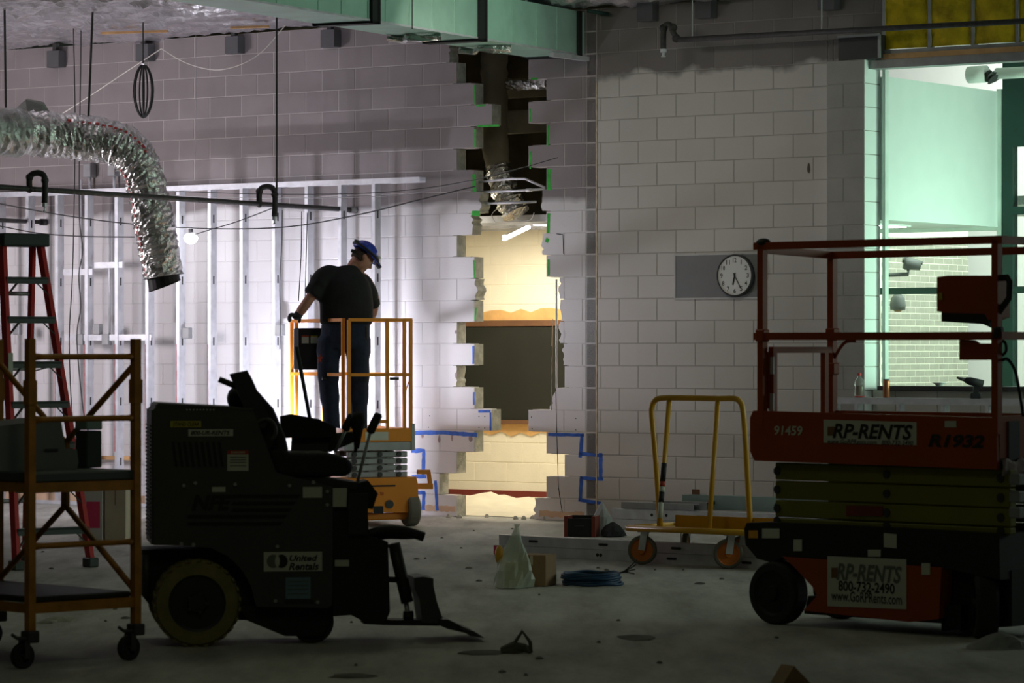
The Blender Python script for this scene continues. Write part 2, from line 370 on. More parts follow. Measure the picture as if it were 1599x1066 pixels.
# ------------------------------------------------------------------ floor and ceiling
fl = MB(); fl.add([(-16,-4,0),(16,-4,0),(16,48,0),(-16,48,0)], [(0,1,2,3)])
structure(fl.build('floor', 'floor_dust'))
def foil_ceiling():
    from mathutils import noise
    mb = MB()
    ts = [-16 + 7.0*i/20 for i in range(20)] + [-9 + 10.5*i/260 for i in range(260)] + [1.5 + 7*i/50 for i in range(51)]
    bs = [-32 + 24.0*i/30 for i in range(30)] + [-8 + 8.02*i/170 for i in range(171)]
    nx, ny = len(ts)-1, len(bs)-1
    for b in bs:
        for t in ts:
            cr = 1-abs(noise.noise(Vector((t*.9+b*.25, b*3.1, 1.7))))*2.2; c2 = 1-abs(noise.noise(Vector((t*2.3+b*.6, b*7.5, 5.2))))*2.2
            mb.v.append((t, b, 4.71 + .045*noise.noise(Vector((t*.6, b*.8, 0))) - .055*max(0, cr)**4 - .028*max(0, c2)**4))
    for j in range(ny):
        for i in range(nx):
            a = j*(nx+1)+i; mb.f.append((a, a+nx+1, a+nx+2, a+1))
    o = wmesh(mb, 'ceiling', 'foil_ceiling', smooth=True); structure(o)
    # wooden furring and gaps near the wall belong to it
    m2 = MB(); p, q = wl(158, 41, 1.2), wl(262, 56, 0.9); m2.bar((p.x, p.y, 4.63), (q.x, q.y, 4.64), 0.05, 0.02)
    p, q = wl(360, 38, 0.9), wl(420, 46, 0.7); m2.bar((p.x, p.y, 4.63), (q.x, q.y, 4.64), 0.05, 0.02)
    m2.build('furring_strip', 'wood', o)
foil_ceiling()

# ------------------------------------------------------------------ block walls
CH, BL, JT, TK = 0.2032, 0.4064, 0.008, 0.143     # course, block length, joint, thickness
TE = -0.6312                                      # a head joint of the even courses
BLOCKS = {}
def block_mesh(w, h, m, key, tk=TK, side='core_grey', ch=0.003):
    k = (round(w, 3), round(h, 3), m, tk)
    if k in BLOCKS: return BLOCKS[k]
    a, c = w/2, h
    vs = [(-a,tk,0),(a,tk,0),(a,tk,c),(-a,tk,c), (-a,ch,0),(a,ch,0),(a,ch,c),(-a,ch,c), (-a+ch,0,ch),(a-ch,0,ch),(a-ch,0,c-ch),(-a+ch,0,c-ch)]
    fs = [(8,9,10,11),(4,5,9,8),(5,6,10,9),(6,7,11,10),(7,4,8,11),(0,1,5,4),(1,2,6,5),(2,3,7,6),(3,0,4,7),(3,2,1,0)]
    me = bpy.data.meshes.new('block'); me.from_pydata(vs, [], fs); me.materials.append(MATS[m]); me.materials.append(MATS[side])
    for p in me.polygons: p.material_index = 0 if p.index < 5 else 1
    me.update(); BLOCKS[k] = me; return me
def put_block(parent, t0, t1, z0, z1, m, b=0.0, name='block', tk=TK, side='core_grey'):
    w, h = t1-t0-JT, z1-z0-JT
    if w < 0.02 or h < 0.02: return
    o = bpy.data.objects.new(name, block_mesh(w, h, m, name, tk, side)); link(o, parent); o.location = ((t0+t1)/2, b, z0+JT/2); return o
def broken_block(parent, t0, t1, z0, z1, m, side, off=(0, 0)):
    """block with one hacked end: side 'L' means its right end is broken, 'R' its left end"""
    n = 7; z0 += JT/2; z1 -= JT/2; rnd = random.Random(int(z0*1000)+ord(side)); pts = []
    s = 1 if side == 'L' else -1; e = t1 if side == 'L' else t0
    edge = [(e + (off[0]+(off[1]-off[0])*i/n) + s*(rnd.uniform(-.028, .010) if 0 < i < n else -.012), z0+(z1-z0)*i/n) for i in range(n+1)]
    o0 = t0+JT/2 if side == 'L' else t1-JT/2
    poly = [(o0, z0)] + edge + [(o0, z1)]
    mb = MB(); mb.prism(poly, 0.0, TK)
    o = mb.build('block', m, parent); o.data.materials.append(MATS['core_grey'])
    for p in o.data.polygons: p.material_index = 0 if p.normal.y < -0.9 else 1
    return o
HL = {21:-.4,20:0,19:1,18:2,17:1,16:0,15:1,14:1.35,13:.9,12:0,11:1,10:1.12,9:1,8:0,7:1,6:0,5:1,4:2,3:1,2:0,1:-1,0:0}
HR = {21:4.2,20:4,19:5,18:4,17:5,16:4,15:5,14:4.75,13:5,12:4.75,11:5,10:5.7,9:5.75,8:5.72,7:5.9,6:6,5:5.3,4:4,3:5,2:6,1:5,0:4.3}
BRL, BRR = {21,14,13,10,6}, {14,12,10,9,8,7,5,0}
T_END = wl(915, 545).x; T_STRIP = wl(931.5, 545).x; T_R = wl(1290, 545).x
ROWS = 23
def joints(r, t0, t1):
    s = TE + (0.0 if r % 2 == 0 else BL/2); k = math.ceil((t0-s)/BL); out = [t0]
    while s + k*BL < t1 - 1e-4:
        if s+k*BL > t0+1e-4: out.append(s+k*BL)
        k += 1
    return out + [t1]
def left_wall():
    T0 = -9.5
    mo = MB()                                      # mortar bed behind the joints
    for r in range(ROWS):
        z0, z1 = r*CH, (r+1)*CH
        if r in HL:
            hl, hr = TE + HL[r]*CH, TE + HR[r]*CH
            mo.bx(T0, hl-0.05, 0.003, TK-.006, z0, z1); mo.bx(hr+0.05, T_STRIP, 0.003, TK-.006, z0, z1)
        else: mo.bx(T0, T_STRIP, 0.003, TK-.006, z0, z1)
    w = structure(wmesh(mo, 'wall_back', 'mortar_left'))
    pieces = []
    for r in range(ROWS):
        js = joints(r, T0, T_END); z0, z1 = r*CH, (r+1)*CH
        hl, hr = (TE + HL[r]*CH, TE + HR[r]*CH) if r in HL else (None, None)
        for a, b in zip(js[:-1], js[1:]):
            if hl is None: pieces.append((a, b, z0, z1, None)); continue
            if a < hl-0.02: pieces.append((a, min(b, hl), z0, z1, 'L' if (r in BRL and b >= hl-0.06) else None))
            if b > hr+0.02: pieces.append((max(a, hr), b, z0, z1, 'R' if (r in BRR and a <= hr+0.06) else None))
    pieces.sort(key=lambda p: -p[0])
    far = MB()
    for i, (a, b, z0, z1, br) in enumerate(pieces):
        if i < 290:
            if br: broken_block(w, a, b, z0, z1, 'block_left', br, ((-.03, .05) if (br == 'R' and abs(z0-5*CH) < .01) else (0, 0)))
            else: put_block(w, a, b, z0, z1, 'block_left')
        else:
            far.bx(a+JT/2, b-JT/2, 0, TK, z0+JT/2, z1-JT/2)
    o = far.build('far_blocks', 'block_left', w); o['kind'] = 'stuff'
    for r in range(ROWS):                          # unpainted strip where an old wall was tied in
        put_block(w, T_END, T_STRIP, r*CH, (r+1)*CH, 'block_strip', 0.003, 'strip_block')
    c = MB()
    for z in [i*0.05 for i in range(int(4.0/0.05))]:
        j = random.uniform(-.003, .003); c.bx(T_STRIP-.006+j, T_STRIP+.006+j, -0.004, 0.02, z, z+.051)
    c.build('caulk_bead', 'caulk', w)
    return w
WL_ = left_wall()

def right_wall():
    mo = MB(); mo.bx(T_STRIP+.004, T_R+.02, 0.003, TK-.006, 0, ROWS*CH)
    w = structure(wmesh(mo, 'wall_right', 'mortar_right'))
    for r in range(ROWS):
        js = joints(r, T_STRIP+.004, T_R+.02)
        for a, b in zip(js[:-1], js[1:]): put_block(w, a, b, r*CH, (r+1)*CH, 'block_right')
    m = MB(); p = wl(1263, 262)                    # smudge
    m.add([(p.x+math.cos(k*.6283)*.016*random.uniform(.8,1.2), -.002, p.z+math.sin(k*.6283)*.045*random.uniform(.8,1.2)) for k in range(10)], [tuple(range(10))])
    m.build('scuff_mark', 'debris', w)
    # pilaster at the end of the wall, and the low wall under the lobby opening
    d = 0.13; t0, t1 = wl(1290, 545, d).x, wl(1350.5, 545, d).x
    mo = MB(); mo.bx(t0+.012, t1-.012, -d+.005, TK-.004, 0, 20*CH)
    pl = structure(wmesh(mo, 'wall_pilaster', 'block_pilaster'))
    for r in range(20):
        z = r*CH
        if r % 2: put_block(pl, t0, t1, z, z+CH, 'block_pilaster', -d, tk=d+TK, side='drywall')
        else:
            put_block(pl, t0, (t0+t1)/2-.02, z, z+CH, 'block_pilaster', -d, tk=d+TK, side='drywall'); put_block(pl, (t0+t1)/2-.02, t1, z, z+CH, 'block_pilaster', -d, tk=d+TK, side='drywall')
    T_P = t1
    tq = wl(1378, 30).x; mo = MB(); mo.bx(T_R+.02, tq, 0.004, TK-.006, 20*CH, ROWS*CH); up = structure(wmesh(mo, 'wall_over_pilaster', 'mortar_right'))
    for r in range(20, ROWS):
        js = joints(r, T_R+.02, tq)
        for a, b in zip(js[:-1], js[1:]): put_block(up, a, b, r*CH, (r+1)*CH, 'block_right')
    mo = MB(); mo.bx(T_P, T_P+3.0, 0.004, TK, 0, 6*CH); lw = structure(wmesh(mo, 'wall_lobby_sill', 'mortar_right'))
    for r in range(6):
        js = joints(r, T_P, T_P+3.0)
        for a, b in zip(js[:-1], js[1:]): put_block(lw, a, b, r*CH, (r+1)*CH, 'block_right')
    s = MB(); s.rbox(T_P+.10, T_P+3.0, -.10, TK+.04, 6*CH, 6*CH+.04, .006); s.build('sill_board', 'steel_dark', lw)
    return T_P
T_P = right_wall()

# spray paint marks, chips and old paint bands on the wall
def marks():
    def px(pts, d=0.0): return [(wl(x, y).x, wl(x, y).z) for x, y in pts]
    U = 31.6/F
    blue = [([(636,676),(690,675),(745,679)],6),([(642,704),(662,703),(661,742)],6),([(643,744),(666,744)],5),([(680,750),(683,797)],5),([(662,768),(661,796)],6),([(640,768),(664,769)],5),
            ([(856,678),(912,679)],4.5),([(909,678),(906,714)],5.5),([(905,708),(940,711)],4.5),([(938,707),(938,747)],6),([(942,748),(906,746)],4.5),([(908,744),(906,783)],5.5),([(904,780),(942,786)],4.5),
            ([(747,642),(766,642)],4),([(766,644),(766,672)],3),([(739,540),(739,568)],3),([(740,612),(740,632)],3)]
    grn = [([(741,133),(742,163)],2.5),([(744,165),(757,164)],3),([(745,197),(780,196)],3),([(742,202),(742,230)],3),([(740,272),(741,300)],6),([(737,333),(749,333)],7),
           ([(829,123),(840,123)],3),([(856,196),(855,228)],3),([(828,170),(828,190)],2.5),([(828,264),(829,236)],2.5),([(857,264),(857,297)],6),([(857,333),(856,364)],5),
           ([(740,406),(741,434)],2.5),([(743,480),(742,500)],3),([(856,372),(853,378)],6),([(857,405),(857,430)],3)]
    for nm, ls, m in (('blue_spray_mark', blue, 'spray_blue'), ('green_spray_mark', grn, 'spray_green')):
        for pts, w in ls:
            mb = MB(); ribbon(mb, px(pts), w*U*1.12, -0.0015, 0.14); mb.build(nm, m, WL_)
    for x, y, w, h in ((660,681,4,6),(686,686,4,12),(706,684,3,10),(735,685,6,9),(712,585,4,8),(712,518,4,6)):
        p = wl(x, y); mb = MB(); mb.add([(p.x+math.cos(k*.7854)*w*U*random.uniform(.5,.75), -.0015, p.z+math.sin(k*.7854)*h*U*random.uniform(.45,.65)) for k in range(8)], [tuple(range(8))]); mb.build('paint_chip', 'chip_mauve', WL_)
    for a, b, z0, z1 in ((wl(660,790).x, wl(711,790).x, .045, .10), (wl(842,800).x, wl(912,800).x, .03, .085)):
        mb = MB(); ribbon(mb, [(a, (z0+z1)/2), (b, (z0+z1)/2)], z1-z0, -.0012, .25); mb.build('old_paint_band', 'paint_tan', WL_)
    for pts in ([(869,365),(879,366),(880,396)], [(862,540),(862,606),(861,640)], [(868,612),(870,690),(872,760),(878,800)]):
        mb = MB(); ribbon(mb, px(pts), 1.2*U, -.0014, .3); mb.build('pencil_line', 'ink', WL_)
    for x, y in ((671,649),(748,650),(757,650),(748,667),(757,668),(669,667),(830,651),(831,669),(899,653),(899,671)):
        p = wl(x, y); mb = MB(); mb.cyl((p.x, -.002, p.z), (p.x, .004, p.z), .006, 6); mb.build('anchor_hole', 'ink', WL_)
marks()

# ------------------------------------------------------------------ corridor behind the opening
CB = 2.83
def corridor():
    mo = MB(); mo.bx(-4.2, 2.2, CB+.005, CB+.14, 0, 2.85)
    w = structure(wmesh(mo, 'wall_corridor', 'block_cream'))
    s = TE+0.17
    for r in range(14):
        k0 = -2.9; t = k0 + (0 if r % 2 else BL/2)
        while t < 0.4:
            put_block(w, t, t+BL, r*CH, (r+1)*CH, 'block_cream', CB, side='block_cream'); t += BL
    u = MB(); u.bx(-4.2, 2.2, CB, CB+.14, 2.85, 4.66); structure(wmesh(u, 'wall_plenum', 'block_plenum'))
    for i, (a, b) in enumerate(((-4.3, -4.2), (2.2, 2.3))):
        e = MB(); e.bx(a, b, TK, CB, 0, 4.66); structure(wmesh(e, 'wall_corridor_' + ('left', 'right')[i], 'block_cream'))
    tp = MB(); tp.bx(-4.3, 2.3, TK, CB+.14, 4.70, 4.76); structure(wmesh(tp, 'ceiling_corridor_deck', 'block_plenum'))
    c = MB(); c.bx(-4.2, 2.2, .55, CB, 2.80, 2.815); cl = structure(wmesh(c, 'ceiling_corridor', 'ceiling_white'))
    for b in (.56, 1.17, 1.78, 2.39):
        m = MB(); m.bx(-4.2, 2.2, b-.012, b+.012, 2.775, 2.80); m.build('tee_bar', 'galv', cl)
    m = MB(); m.bx(-4.2, 2.2, .53, .56, 2.775, 2.84); m.build('edge_bar', 'galv', cl)
    # red base strip
    m = MB(); m.bx(-4.2, 2.2, CB-.012, CB+.006, 0.0, .115); structure(wmesh(m, 'baseboard_corridor', 'base_red'))
    # chalkboard with torn adhesive bands above and below it
    e = wroot('chalkboard', 'dark green chalkboard on cream wall, seen through the broken opening', 'chalkboard')
    fr = lambda x, y, dd=0: WF.az(x, y, CB-.02)
    x0, x1 = -2.9, 0.35; zt, zb = fr(800, 500)[1], fr(800, 660)[1]
    m = MB(); m.bx(x0, x1, CB-.03, CB-.002, zb, zt); m.build('board', 'chalkboard', e)
    m = MB(); m.bx(x0, x1, CB-.045, CB-.002, zt-.06, zt-.0); m.build('map_rail', 'wood_dark', e)
    m = MB(); m.bx(x0, x1, CB-.06, CB-.002, zb-.01, zb+.03); m.build('chalk_tray', 'wood_dark', e)
    for nm, za, zc, sg in (('upper_band', zt, zt+.12, 1), ('lower_band', zb-.01, zb-.125, -1)):
        n = 26; pts = [(x0+(x1-x0)*i/n, zc + sg*random.uniform(-.045, .02)) for i in range(n+1)]
        m = MB(); m.prism([(x0, za)] + pts + [(x1, za)], CB-.012, CB-.001); m.build(nm, 'wood_orange', e)
    # plenum: beam, lintel, batten
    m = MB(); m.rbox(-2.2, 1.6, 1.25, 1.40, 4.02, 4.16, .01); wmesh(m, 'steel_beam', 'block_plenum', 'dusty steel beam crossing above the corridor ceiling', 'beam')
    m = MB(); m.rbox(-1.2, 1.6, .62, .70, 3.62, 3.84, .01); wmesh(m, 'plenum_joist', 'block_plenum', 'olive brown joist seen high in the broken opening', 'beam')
    # flex duct coming down in the plenum
    P = lambda x, y, b: tuple(WF.loc(x, y, b))
    path = smooth_path([P(772, 60, .45), P(772, 130, .45), P(772, 190, .45), P(776, 250, .45), P(786, 290, .42), P(798, 318, .40), P(806, 334, .40)], 9)
    e = wroot('flex_duct', 'crumpled foil flexible duct hanging inside the broken wall opening', 'duct')
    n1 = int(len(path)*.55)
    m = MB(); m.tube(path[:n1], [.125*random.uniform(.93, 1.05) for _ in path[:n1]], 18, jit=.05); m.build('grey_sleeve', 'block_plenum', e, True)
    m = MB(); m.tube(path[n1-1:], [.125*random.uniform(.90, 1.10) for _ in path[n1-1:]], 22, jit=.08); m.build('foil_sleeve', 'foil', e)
    m = MB(); q = [P(790, 132, .5), P(856, 130, .45)]; m.tube(smooth_path([q[0], Vector(q[0]).lerp(Vector(q[1]), .5), q[1]], 8), .055, 14, jit=.22); m.v = [(x, y, z) for x, y, z in m.v]
    wmesh(m, 'foil_scrap', 'foil', 'torn strip of foil wrap lying across the top of the opening', 'foil scrap')
    # conduits crossing the opening
    for i, (pts, lab) in enumerate((([(748, 284), (800, 279), (820, 279), (851, 293)], 'bent grey conduit, highest across the broken opening'),
                                    ([(748, 300), (800, 298), (851, 295)], 'straight grey conduit with coupling just under the bent conduit'),
                                    ([(748, 318), (837, 315)], 'short grey conduit above the coiled loose wire'))):
        m = MB(); m.tube([P(x, y, .07) for x, y in pts], .011, 8)
        if i == 1: m.cyl(P(822, 297, .07), P(830, 296.5, .07), .016, 10)
        wmesh(m, 'conduit', 'galv', lab, 'conduit', None, True)
    m = MB(); m.tube(smooth_path([P(775, 349, .3), P(768, 335, .3), P(780, 325, .3), P(795, 330, .3), P(812, 344, .3), P(828, 343, .3), P(834, 332, .3)], 6), .004, 6)
    wmesh(m, 'loose_wire', 'galv', 'loose looped wire above the corridor ceiling edge', 'wire')
    # hanging strip light
    e = wroot('strip_light', 'tilted glowing strip light hanging in the corridor', 'light')
    a, b = WF.o, None
    def W2(p): q = p - Vector((0, Z0, 0)); return (q.dot(WF.e1), q.dot(WF.e2), p.z)
    A, B = W2(pix(787, 374, 34.0)), W2(pix(826, 355, 32.9))
    m = MB(); m.bar(A, B, .032, .02); m.build('lens', 'lamp_tube', e)
    m = MB(); m.bar((A[0], A[1], A[2]+.03), (B[0], B[1], B[2]+.03), .04, .02); m.build('housing', 'galv', e)
    l = bpy.data.lights.new('strip_glow', 'POINT'); l.energy = 5; l.color = (1, .92, .78); l.shadow_soft_size = .05; o = link(bpy.data.objects.new('strip_glow', l), e); o.location = (B[0]-.25, .40, B[2]-.10)
    e = wroot('ceiling_troffer', 'white troffer light set in the corridor ceiling edge', 'light')
    C_ = P(858, 352, .95); m = MB(); m.bx(C_[0]-.12, C_[0]+.5, .8, 1.3, 2.76, 2.80); m.build('housing', 'galv', e)
    m = MB(); m.bx(C_[0]-.10, C_[0]+.48, .82, 1.28, 2.752, 2.76); m.build('lens', 'lamp_tube', e)
    # vertical conduit and cable at the right edge of the opening
    m = MB(); m.tube([P(869, 436, .05), P(869, 606, .05)], .010, 8); wmesh(m, 'wall_conduit', 'galv', 'vertical conduit standing in the right edge of the opening', 'conduit', None, True)
    m = MB(); m.tube(smooth_path([P(863, 498, .08), P(862, 560, .08), P(861.5, 610, .06), P(861, 636, .05)], 5), .005, 6); wmesh(m, 'dangling_cable', 'paint_tan', 'tan cable dangling in front of the chalkboard', 'cable')
    # plastic sheet on the corridor floor
    mb = MB(); nx, ny = 40, 22; rnd = random.Random(5)
    for j in range(ny+1):
        for i in range(nx+1):
            t = -2.6 + 3.0*i/nx; b = .20 + 2.4*j/ny
            q_ = min(1, (b-.2)/.5+.02)*min(1, (2.62-b)/.3+.02); z = .004 + q_*(.05*abs(math.sin(t*7+b*3)) * abs(math.sin(b*4-t*2)) + (.10*max(0, 1-((t+1.35)/.7)**2) * max(0, 1-((b-1.4)/.8)**2)) + rnd.uniform(0, .025))
            mb.v.append((t, b, z))
    for j in range(ny):
        for i in range(nx): a = j*(nx+1)+i; mb.f.append((a, a+1, a+nx+2, a+nx+1))
    wmesh(mb, 'plastic_sheet', 'poly_sheet', 'rumpled translucent plastic sheet spread on the corridor floor', 'sheet', None, True)
corridor()

# ------------------------------------------------------------------ lobby with glazed front, courtyard
def lobby():
    tb = WF.loc(1384, 545, TK).x; LB = 1.0
    while WF.loc(1558, 545, LB).x > tb: LB += .005
    # header over the opening: track, plank, studs and yellow batts
    hz = 3.985
    m = MB(); m.bx(T_P, T_P+4.0, -.06, .10, hz, hz+.085); h = structure(wmesh(m, 'wall_header', 'galv_dull'))
    m = MB(); m.bx(T_P+.12, T_P+4.0, -.075, -.061, hz+.075, hz+.12); m.build('plank', 'wood', h)
    m = MB(); m.bx(T_P+.02, T_P+4.0, -.05, .09, hz+.12, hz+.155); m.build('bottom_track', 'galv_dull', h)
    ts = [wl(x, 60, .03).x for x in (1378, 1449, 1517, 1586)]; ts += [ts[-1]+.42*i for i in range(1, 5)]
    for i, t in enumerate(ts):
        m = MB(); m.bx(t, t+.028, -.04, -.036, hz+.155, 4.95); m.bx(t, t+.004, -.04, .08, hz+.155, 4.95); m.build('stud', 'galv_dull', h)
        if i < len(ts)-1:
            mb = MB(); n, k = 8, 12; rnd = random.Random(i)
            for j in range(k+1):
                for q in range(n+1): mb.v.append((t+.03+(ts[i+1]-t-.03)*q/n, -.02-.03*math.sin(math.pi*q/n)-rnd.uniform(0, .012), hz+.16+(4.95-hz-.16)*j/k))
            for j in range(k):
                for q in range(n): a = j*(n+1)+q; mb.f.append((a, a+1, a+n+2, a+n+1))
            mb.build('insulation_batt', 'insulation', h, True)
    # dark bearing box above the pilaster
    e = wroot('bearing_box', 'dark grey steel bearing box sitting on top of the pilaster', 'steel box')
    p, q = wl(1309, 90, .13), wl(1374, 54, .13)
    m = MB(); m.bx(p.x, q.x, -.13, -.01, 4.066, q.z); m.build('body', 'steel_dark', e)
    m = MB(); m.bar((p.x, -.14, q.z), (q.x, -.14, q.z), .02); m.bar((q.x, -.14, 4.07), (q.x, -.14, q.z), .02); m.build('rim', 'galv_dull', e)
    # drywall bulkhead, lower and upper ceilings
    m = MB(); m.bx(tb-.12, tb, TK, LB, 2.69, 3.93); structure(wmesh(m, 'wall_bulkhead', 'drywall'))
    m = MB(); m.bx(1.0, tb-.12, TK, LB, 2.69, 2.74); structure(wmesh(m, 'ceiling_lobby_low', 'ceiling_white'))
    m = MB(); m.bx(tb-.8, tb+4, TK, LB+.1, 4.35, 4.42); structure(wmesh(m, 'ceiling_lobby', 'ceiling_white'))
    e = wroot('lobby_troffer', 'bright troffer light in the low ceiling beside the bulkhead', 'light')
    m = MB(); m.bx(tb-1.0, tb-.42, .75, 1.35, 2.675, 2.69); m.build('frame', 'ceiling_white', e)
    m = MB(); m.bx(tb-.97, tb-.45, .78, 1.32, 2.668, 2.675); m.build('lens', 'lamp_tube', e)
    # pale jamb frame of the opening
    m = MB(); j0 = WF.loc(1377.5, 400, .10).x; m.bx(j0, j0+.03, .10, .16, 6*CH+.04, hz); structure(wmesh(m, 'trim_opening', 'frame_pale'))
    # glazed front
    fm = MB(); z0, z1 = 0.0, 3.93
    t_ = lambda x: WF.loc(x, 400, LB).x
    fm.bx(1.0, 7.4, LB, LB+.08, 0, .12); g = structure(wmesh(fm, 'window_1', 'frame_green'))
    def bar(a, b, za, zb, nm='mullion', mm='frame_green', bb=0): m = MB(); m.bx(a, b, LB-.01+bb, LB+.09+bb, za, zb); m.build(nm, mm, g)
    bar(t_(1557), t_(1564), .12, 3.95, 'mullion', 'frame_pale')
    bar(t_(1566), t_(1582), .12, 4.35)
    bar(t_(1582), t_(1582)+2.4, 2.80, 2.87, 'transom'); bar(t_(1582), t_(1582)+2.4, 2.085, 2.145, 'transom')
    bar(1.0, t_(1557), 2.085, 2.145, 'transom'); bar(t_(1582), t_(1582)+2.4, 3.42, 4.35, 'spandrel')
    bar(1.0, t_(1557), 2.66, 2.74, 'head', 'frame_pale')
    bar(t_(1582)+1.2, t_(1582)+1.26, .12, 3.4)
    for a, b, za, zb in ((1.0, t_(1557), .12, 2.085), (1.0, t_(1557), 2.145, 2.66), (t_(1582), t_(1582)+1.2, .12, 2.085), (t_(1582), t_(1582)+1.2, 2.145, 2.80), (t_(1582), t_(1582)+1.2, 2.87, 3.42)):
        m = MB(); m.bx(a, b, LB+.03, LB+.036, za, zb); m.build('pane', 'glass_clear', g)
    # white insulated pipes under the lobby deck
    for i, (x0, x1, y, r, b) in enumerate(((1513, 1541, 117, .075, 1.0), (1556, 1640, 115, .05, 1.15))):
        p, q = WF.loc(x0, y, b), WF.loc(x1, y, b)
        e = wroot('insulated_pipe', ('thick white pipe stub with torn end under the lobby ceiling', 'thin white insulated pipe under the lobby ceiling')[i], 'pipe')
        m = MB(); m.cyl((p.x, b, p.z), (q.x, b, p.z), r, 16); m.build('jacket', 'exterior_white', e, True)
        m = MB(); m.tube([(q.x+.06*k/5 if i == 0 else p.x-.05+.01*k, b, p.z-.01*k) for k in range(6)], [r*.8*random.uniform(.6, 1.1) for k in range(6)], 10, jit=.2); m.build('torn_wrap', 'steel_dark', e)
    # courtyard: brick side wall, white end wall, soffit
    bt = 0.6; b0, b1 = 5.4, 7.85
    m = MB(); m.bx(bt-.2, bt-.002, b0, b1, 0, 3.4); br = structure(wmesh(m, 'wall_courtyard_brick', 'brick_mortar'))
    bm_ = {}
    def brick(w):
        k = round(w, 3)
        if k not in bm_:
            mb = MB(); mb.bx(-.03, 0, 0, k, 0, .058); me = bpy.data.meshes.new('brick'); me.from_pydata(mb.v, [], mb.f); me.materials.append(MATS['brick_pale']); me.update(); bm_[k] = me
        return bm_[k]
    rr = 0
    for r in range(16, 41):
        y = b0 + .5 + (0.1065 if r % 2 else 0)
        while y < b1-.02:
            w = min(.203, b1-y); o = bpy.data.objects.new('brick', brick(w)); link(o, br); o.location = (bt, y, r*.0677); y += .213
    m = MB(); m.bx(-1.5, 9.5, 8.6, 8.7, 0, 6); structure(wmesh(m, 'wall_courtyard_end', 'exterior_white'))
    m = MB(); m.bx(.4, 6.0, LB+.2, 5.0, 2.90, 2.98); structure(wmesh(m, 'ceiling_soffit', 'ceiling_white'))
    # security camera on an arm, wall lamp
    e = bpy.data.objects.new('security_camera', None); link(e); tag(e, 'grey security camera on an arm outside the lobby glass', 'camera'); c0 = pix(1424, 413, 35.6); e.location = c0
    m = MB(); m.tube([(-.085, 0, .02), (-.06, 0, .015), (.09, 0, -.01)], [.062, .07, .05], 14); m.build('housing', 'camera_grey', e, True)
    m = MB(); m.tube([(-.10, -.01, .05), (.11, -.01, .015)], [.03, .02], 8); m.build('sun_shield', 'camera_grey', e)
    m = MB(); m.tube([(-.04, 0, -.03), (-.04, 0, -.10), (-.30, .05, -.11)], .022, 8); m.build('arm', 'camera_grey', e)
    e = bpy.data.objects.new('wall_lamp', None); link(e); tag(e, 'round grey wall lamp on the pale brick below the security camera', 'lamp'); e.location = pix(1402, 472, 35.9)
    m = MB(); m.lathe([(.08, -.08), (.085, -.03), (.075, .04), (.04, .085), (.005, .095)], n=16); m.build('hood', 'camera_grey', e, True)
    m = MB(); m.lathe([(.03, -.10), (.05, -.08)], n=12); m.build('lens', 'cardboard', e)
    # metal stud knee wall in front, with its track
    d = .35; a = wl(1299, 620, d); zt = a.z
    e = wroot('stud_knee_wall', 'low knee wall of bare steel studs with flat top track', 'stud wall')
    m = MB(); m.bx(a.x, a.x+3.4, -d, -d+.10, zt-.003, zt); m.bx(a.x, a.x+3.4, -d, -d+.002, zt-.055, zt); m.build('top_track', 'galv', e)
    m = MB(); m.bx(a.x, a.x+3.4, -d, -d+.10, 0, .003); m.bx(a.x, a.x+3.4, -d, -d+.002, 0, .05); m.build('bottom_track', 'galv', e)
    for x in (1299, 1334, 1400, 1469, 1538, 1607):
        t = wl(x, 640, d).x; m = MB(); m.bx(t, t+.032, -d+.003, -d+.006, .003, zt-.003); m.bx(t+.029, t+.032, -d+.003, -d+.095, .003, zt-.003); m.build('stud', 'galv', e)
    # things on the track and the sill
    def on(x, z, b): q = WF.loc(x, 600, b); return Vector(WF.world((q.x, b, z)))
    e = bpy.data.objects.new('soda_bottle', None); link(e); e.location = on(1342, zt, -d+.05); tag(e, 'clear plastic bottle with red cap standing on the stud track', 'bottle')
    m = MB(); m.lathe([(.038, 0), (.044, .01), (.044, .06), (.038, .085), (.043, .11), (.042, .14), (.016, .175), (.016, .185)], n=16); m.build('bottle_body', 'bottle_clear', e, True)
    m = MB(); m.lathe([(.017, .185), (.017, .208)], n=12); m.build('cap', 'red_print', e)
    m = MB(); m.lathe([(.0385, .001), (.0445, .009), (.0445, .012)], n=16); m.build('base_ring', 'red_print', e)
    m = MB(); m.lathe([(.024, .02), (.024, .10)], n=12); m.build('label', 'wood_dark', e)
    e = bpy.data.objects.new('drink_can', None); link(e); e.location = on(1384, zt, -d+.05); tag(e, 'tall copper coloured drink can on the stud track', 'can')
    m = MB(); m.lathe([(.024, 0), (.029, .008), (.029, .14), (.025, .152)], n=16); m.build('can_body', 'can_copper', e, True)
    m = MB(); m.lathe([(.027, .150), (.026, .158)], n=16); m.build('can_rim', 'steel_dark', e)
    e = bpy.data.objects.new('paper_plate', None); link(e); e.location = on(1467, 6*CH+.04, .02); tag(e, 'small white dish standing on the dark lobby sill', 'dish')
    m = MB(); m.lathe([(.03, 0), (.034, .01), (.062, .028), (.066, .03), (.06, .026), (.02, .008)], n=16); m.build('dish_body', 'exterior_white', e, True)
    e = bpy.data.objects.new('cordless_drill', None); link(e); e.location = on(1522, zt, -d+.05); tag(e, 'black cordless drill standing on the stud track', 'drill')
    m = MB(); m.rbox(-.04, .05, -.03, .03, 0, .045, .008); m.build('battery', 'black', e)
    m = MB(); m.prism([(-.015, .04), (.03, .04), (.045, .11), (-.01, .11)], -.018, .018); m.build('grip', 'black', e)
    m = MB(); m.tube([(.07, 0, .12), (-.04, 0, .145), (-.08, 0, .155)], [.034, .034, .022], 12); m.build('motor_housing', 'black_soft', e, True)
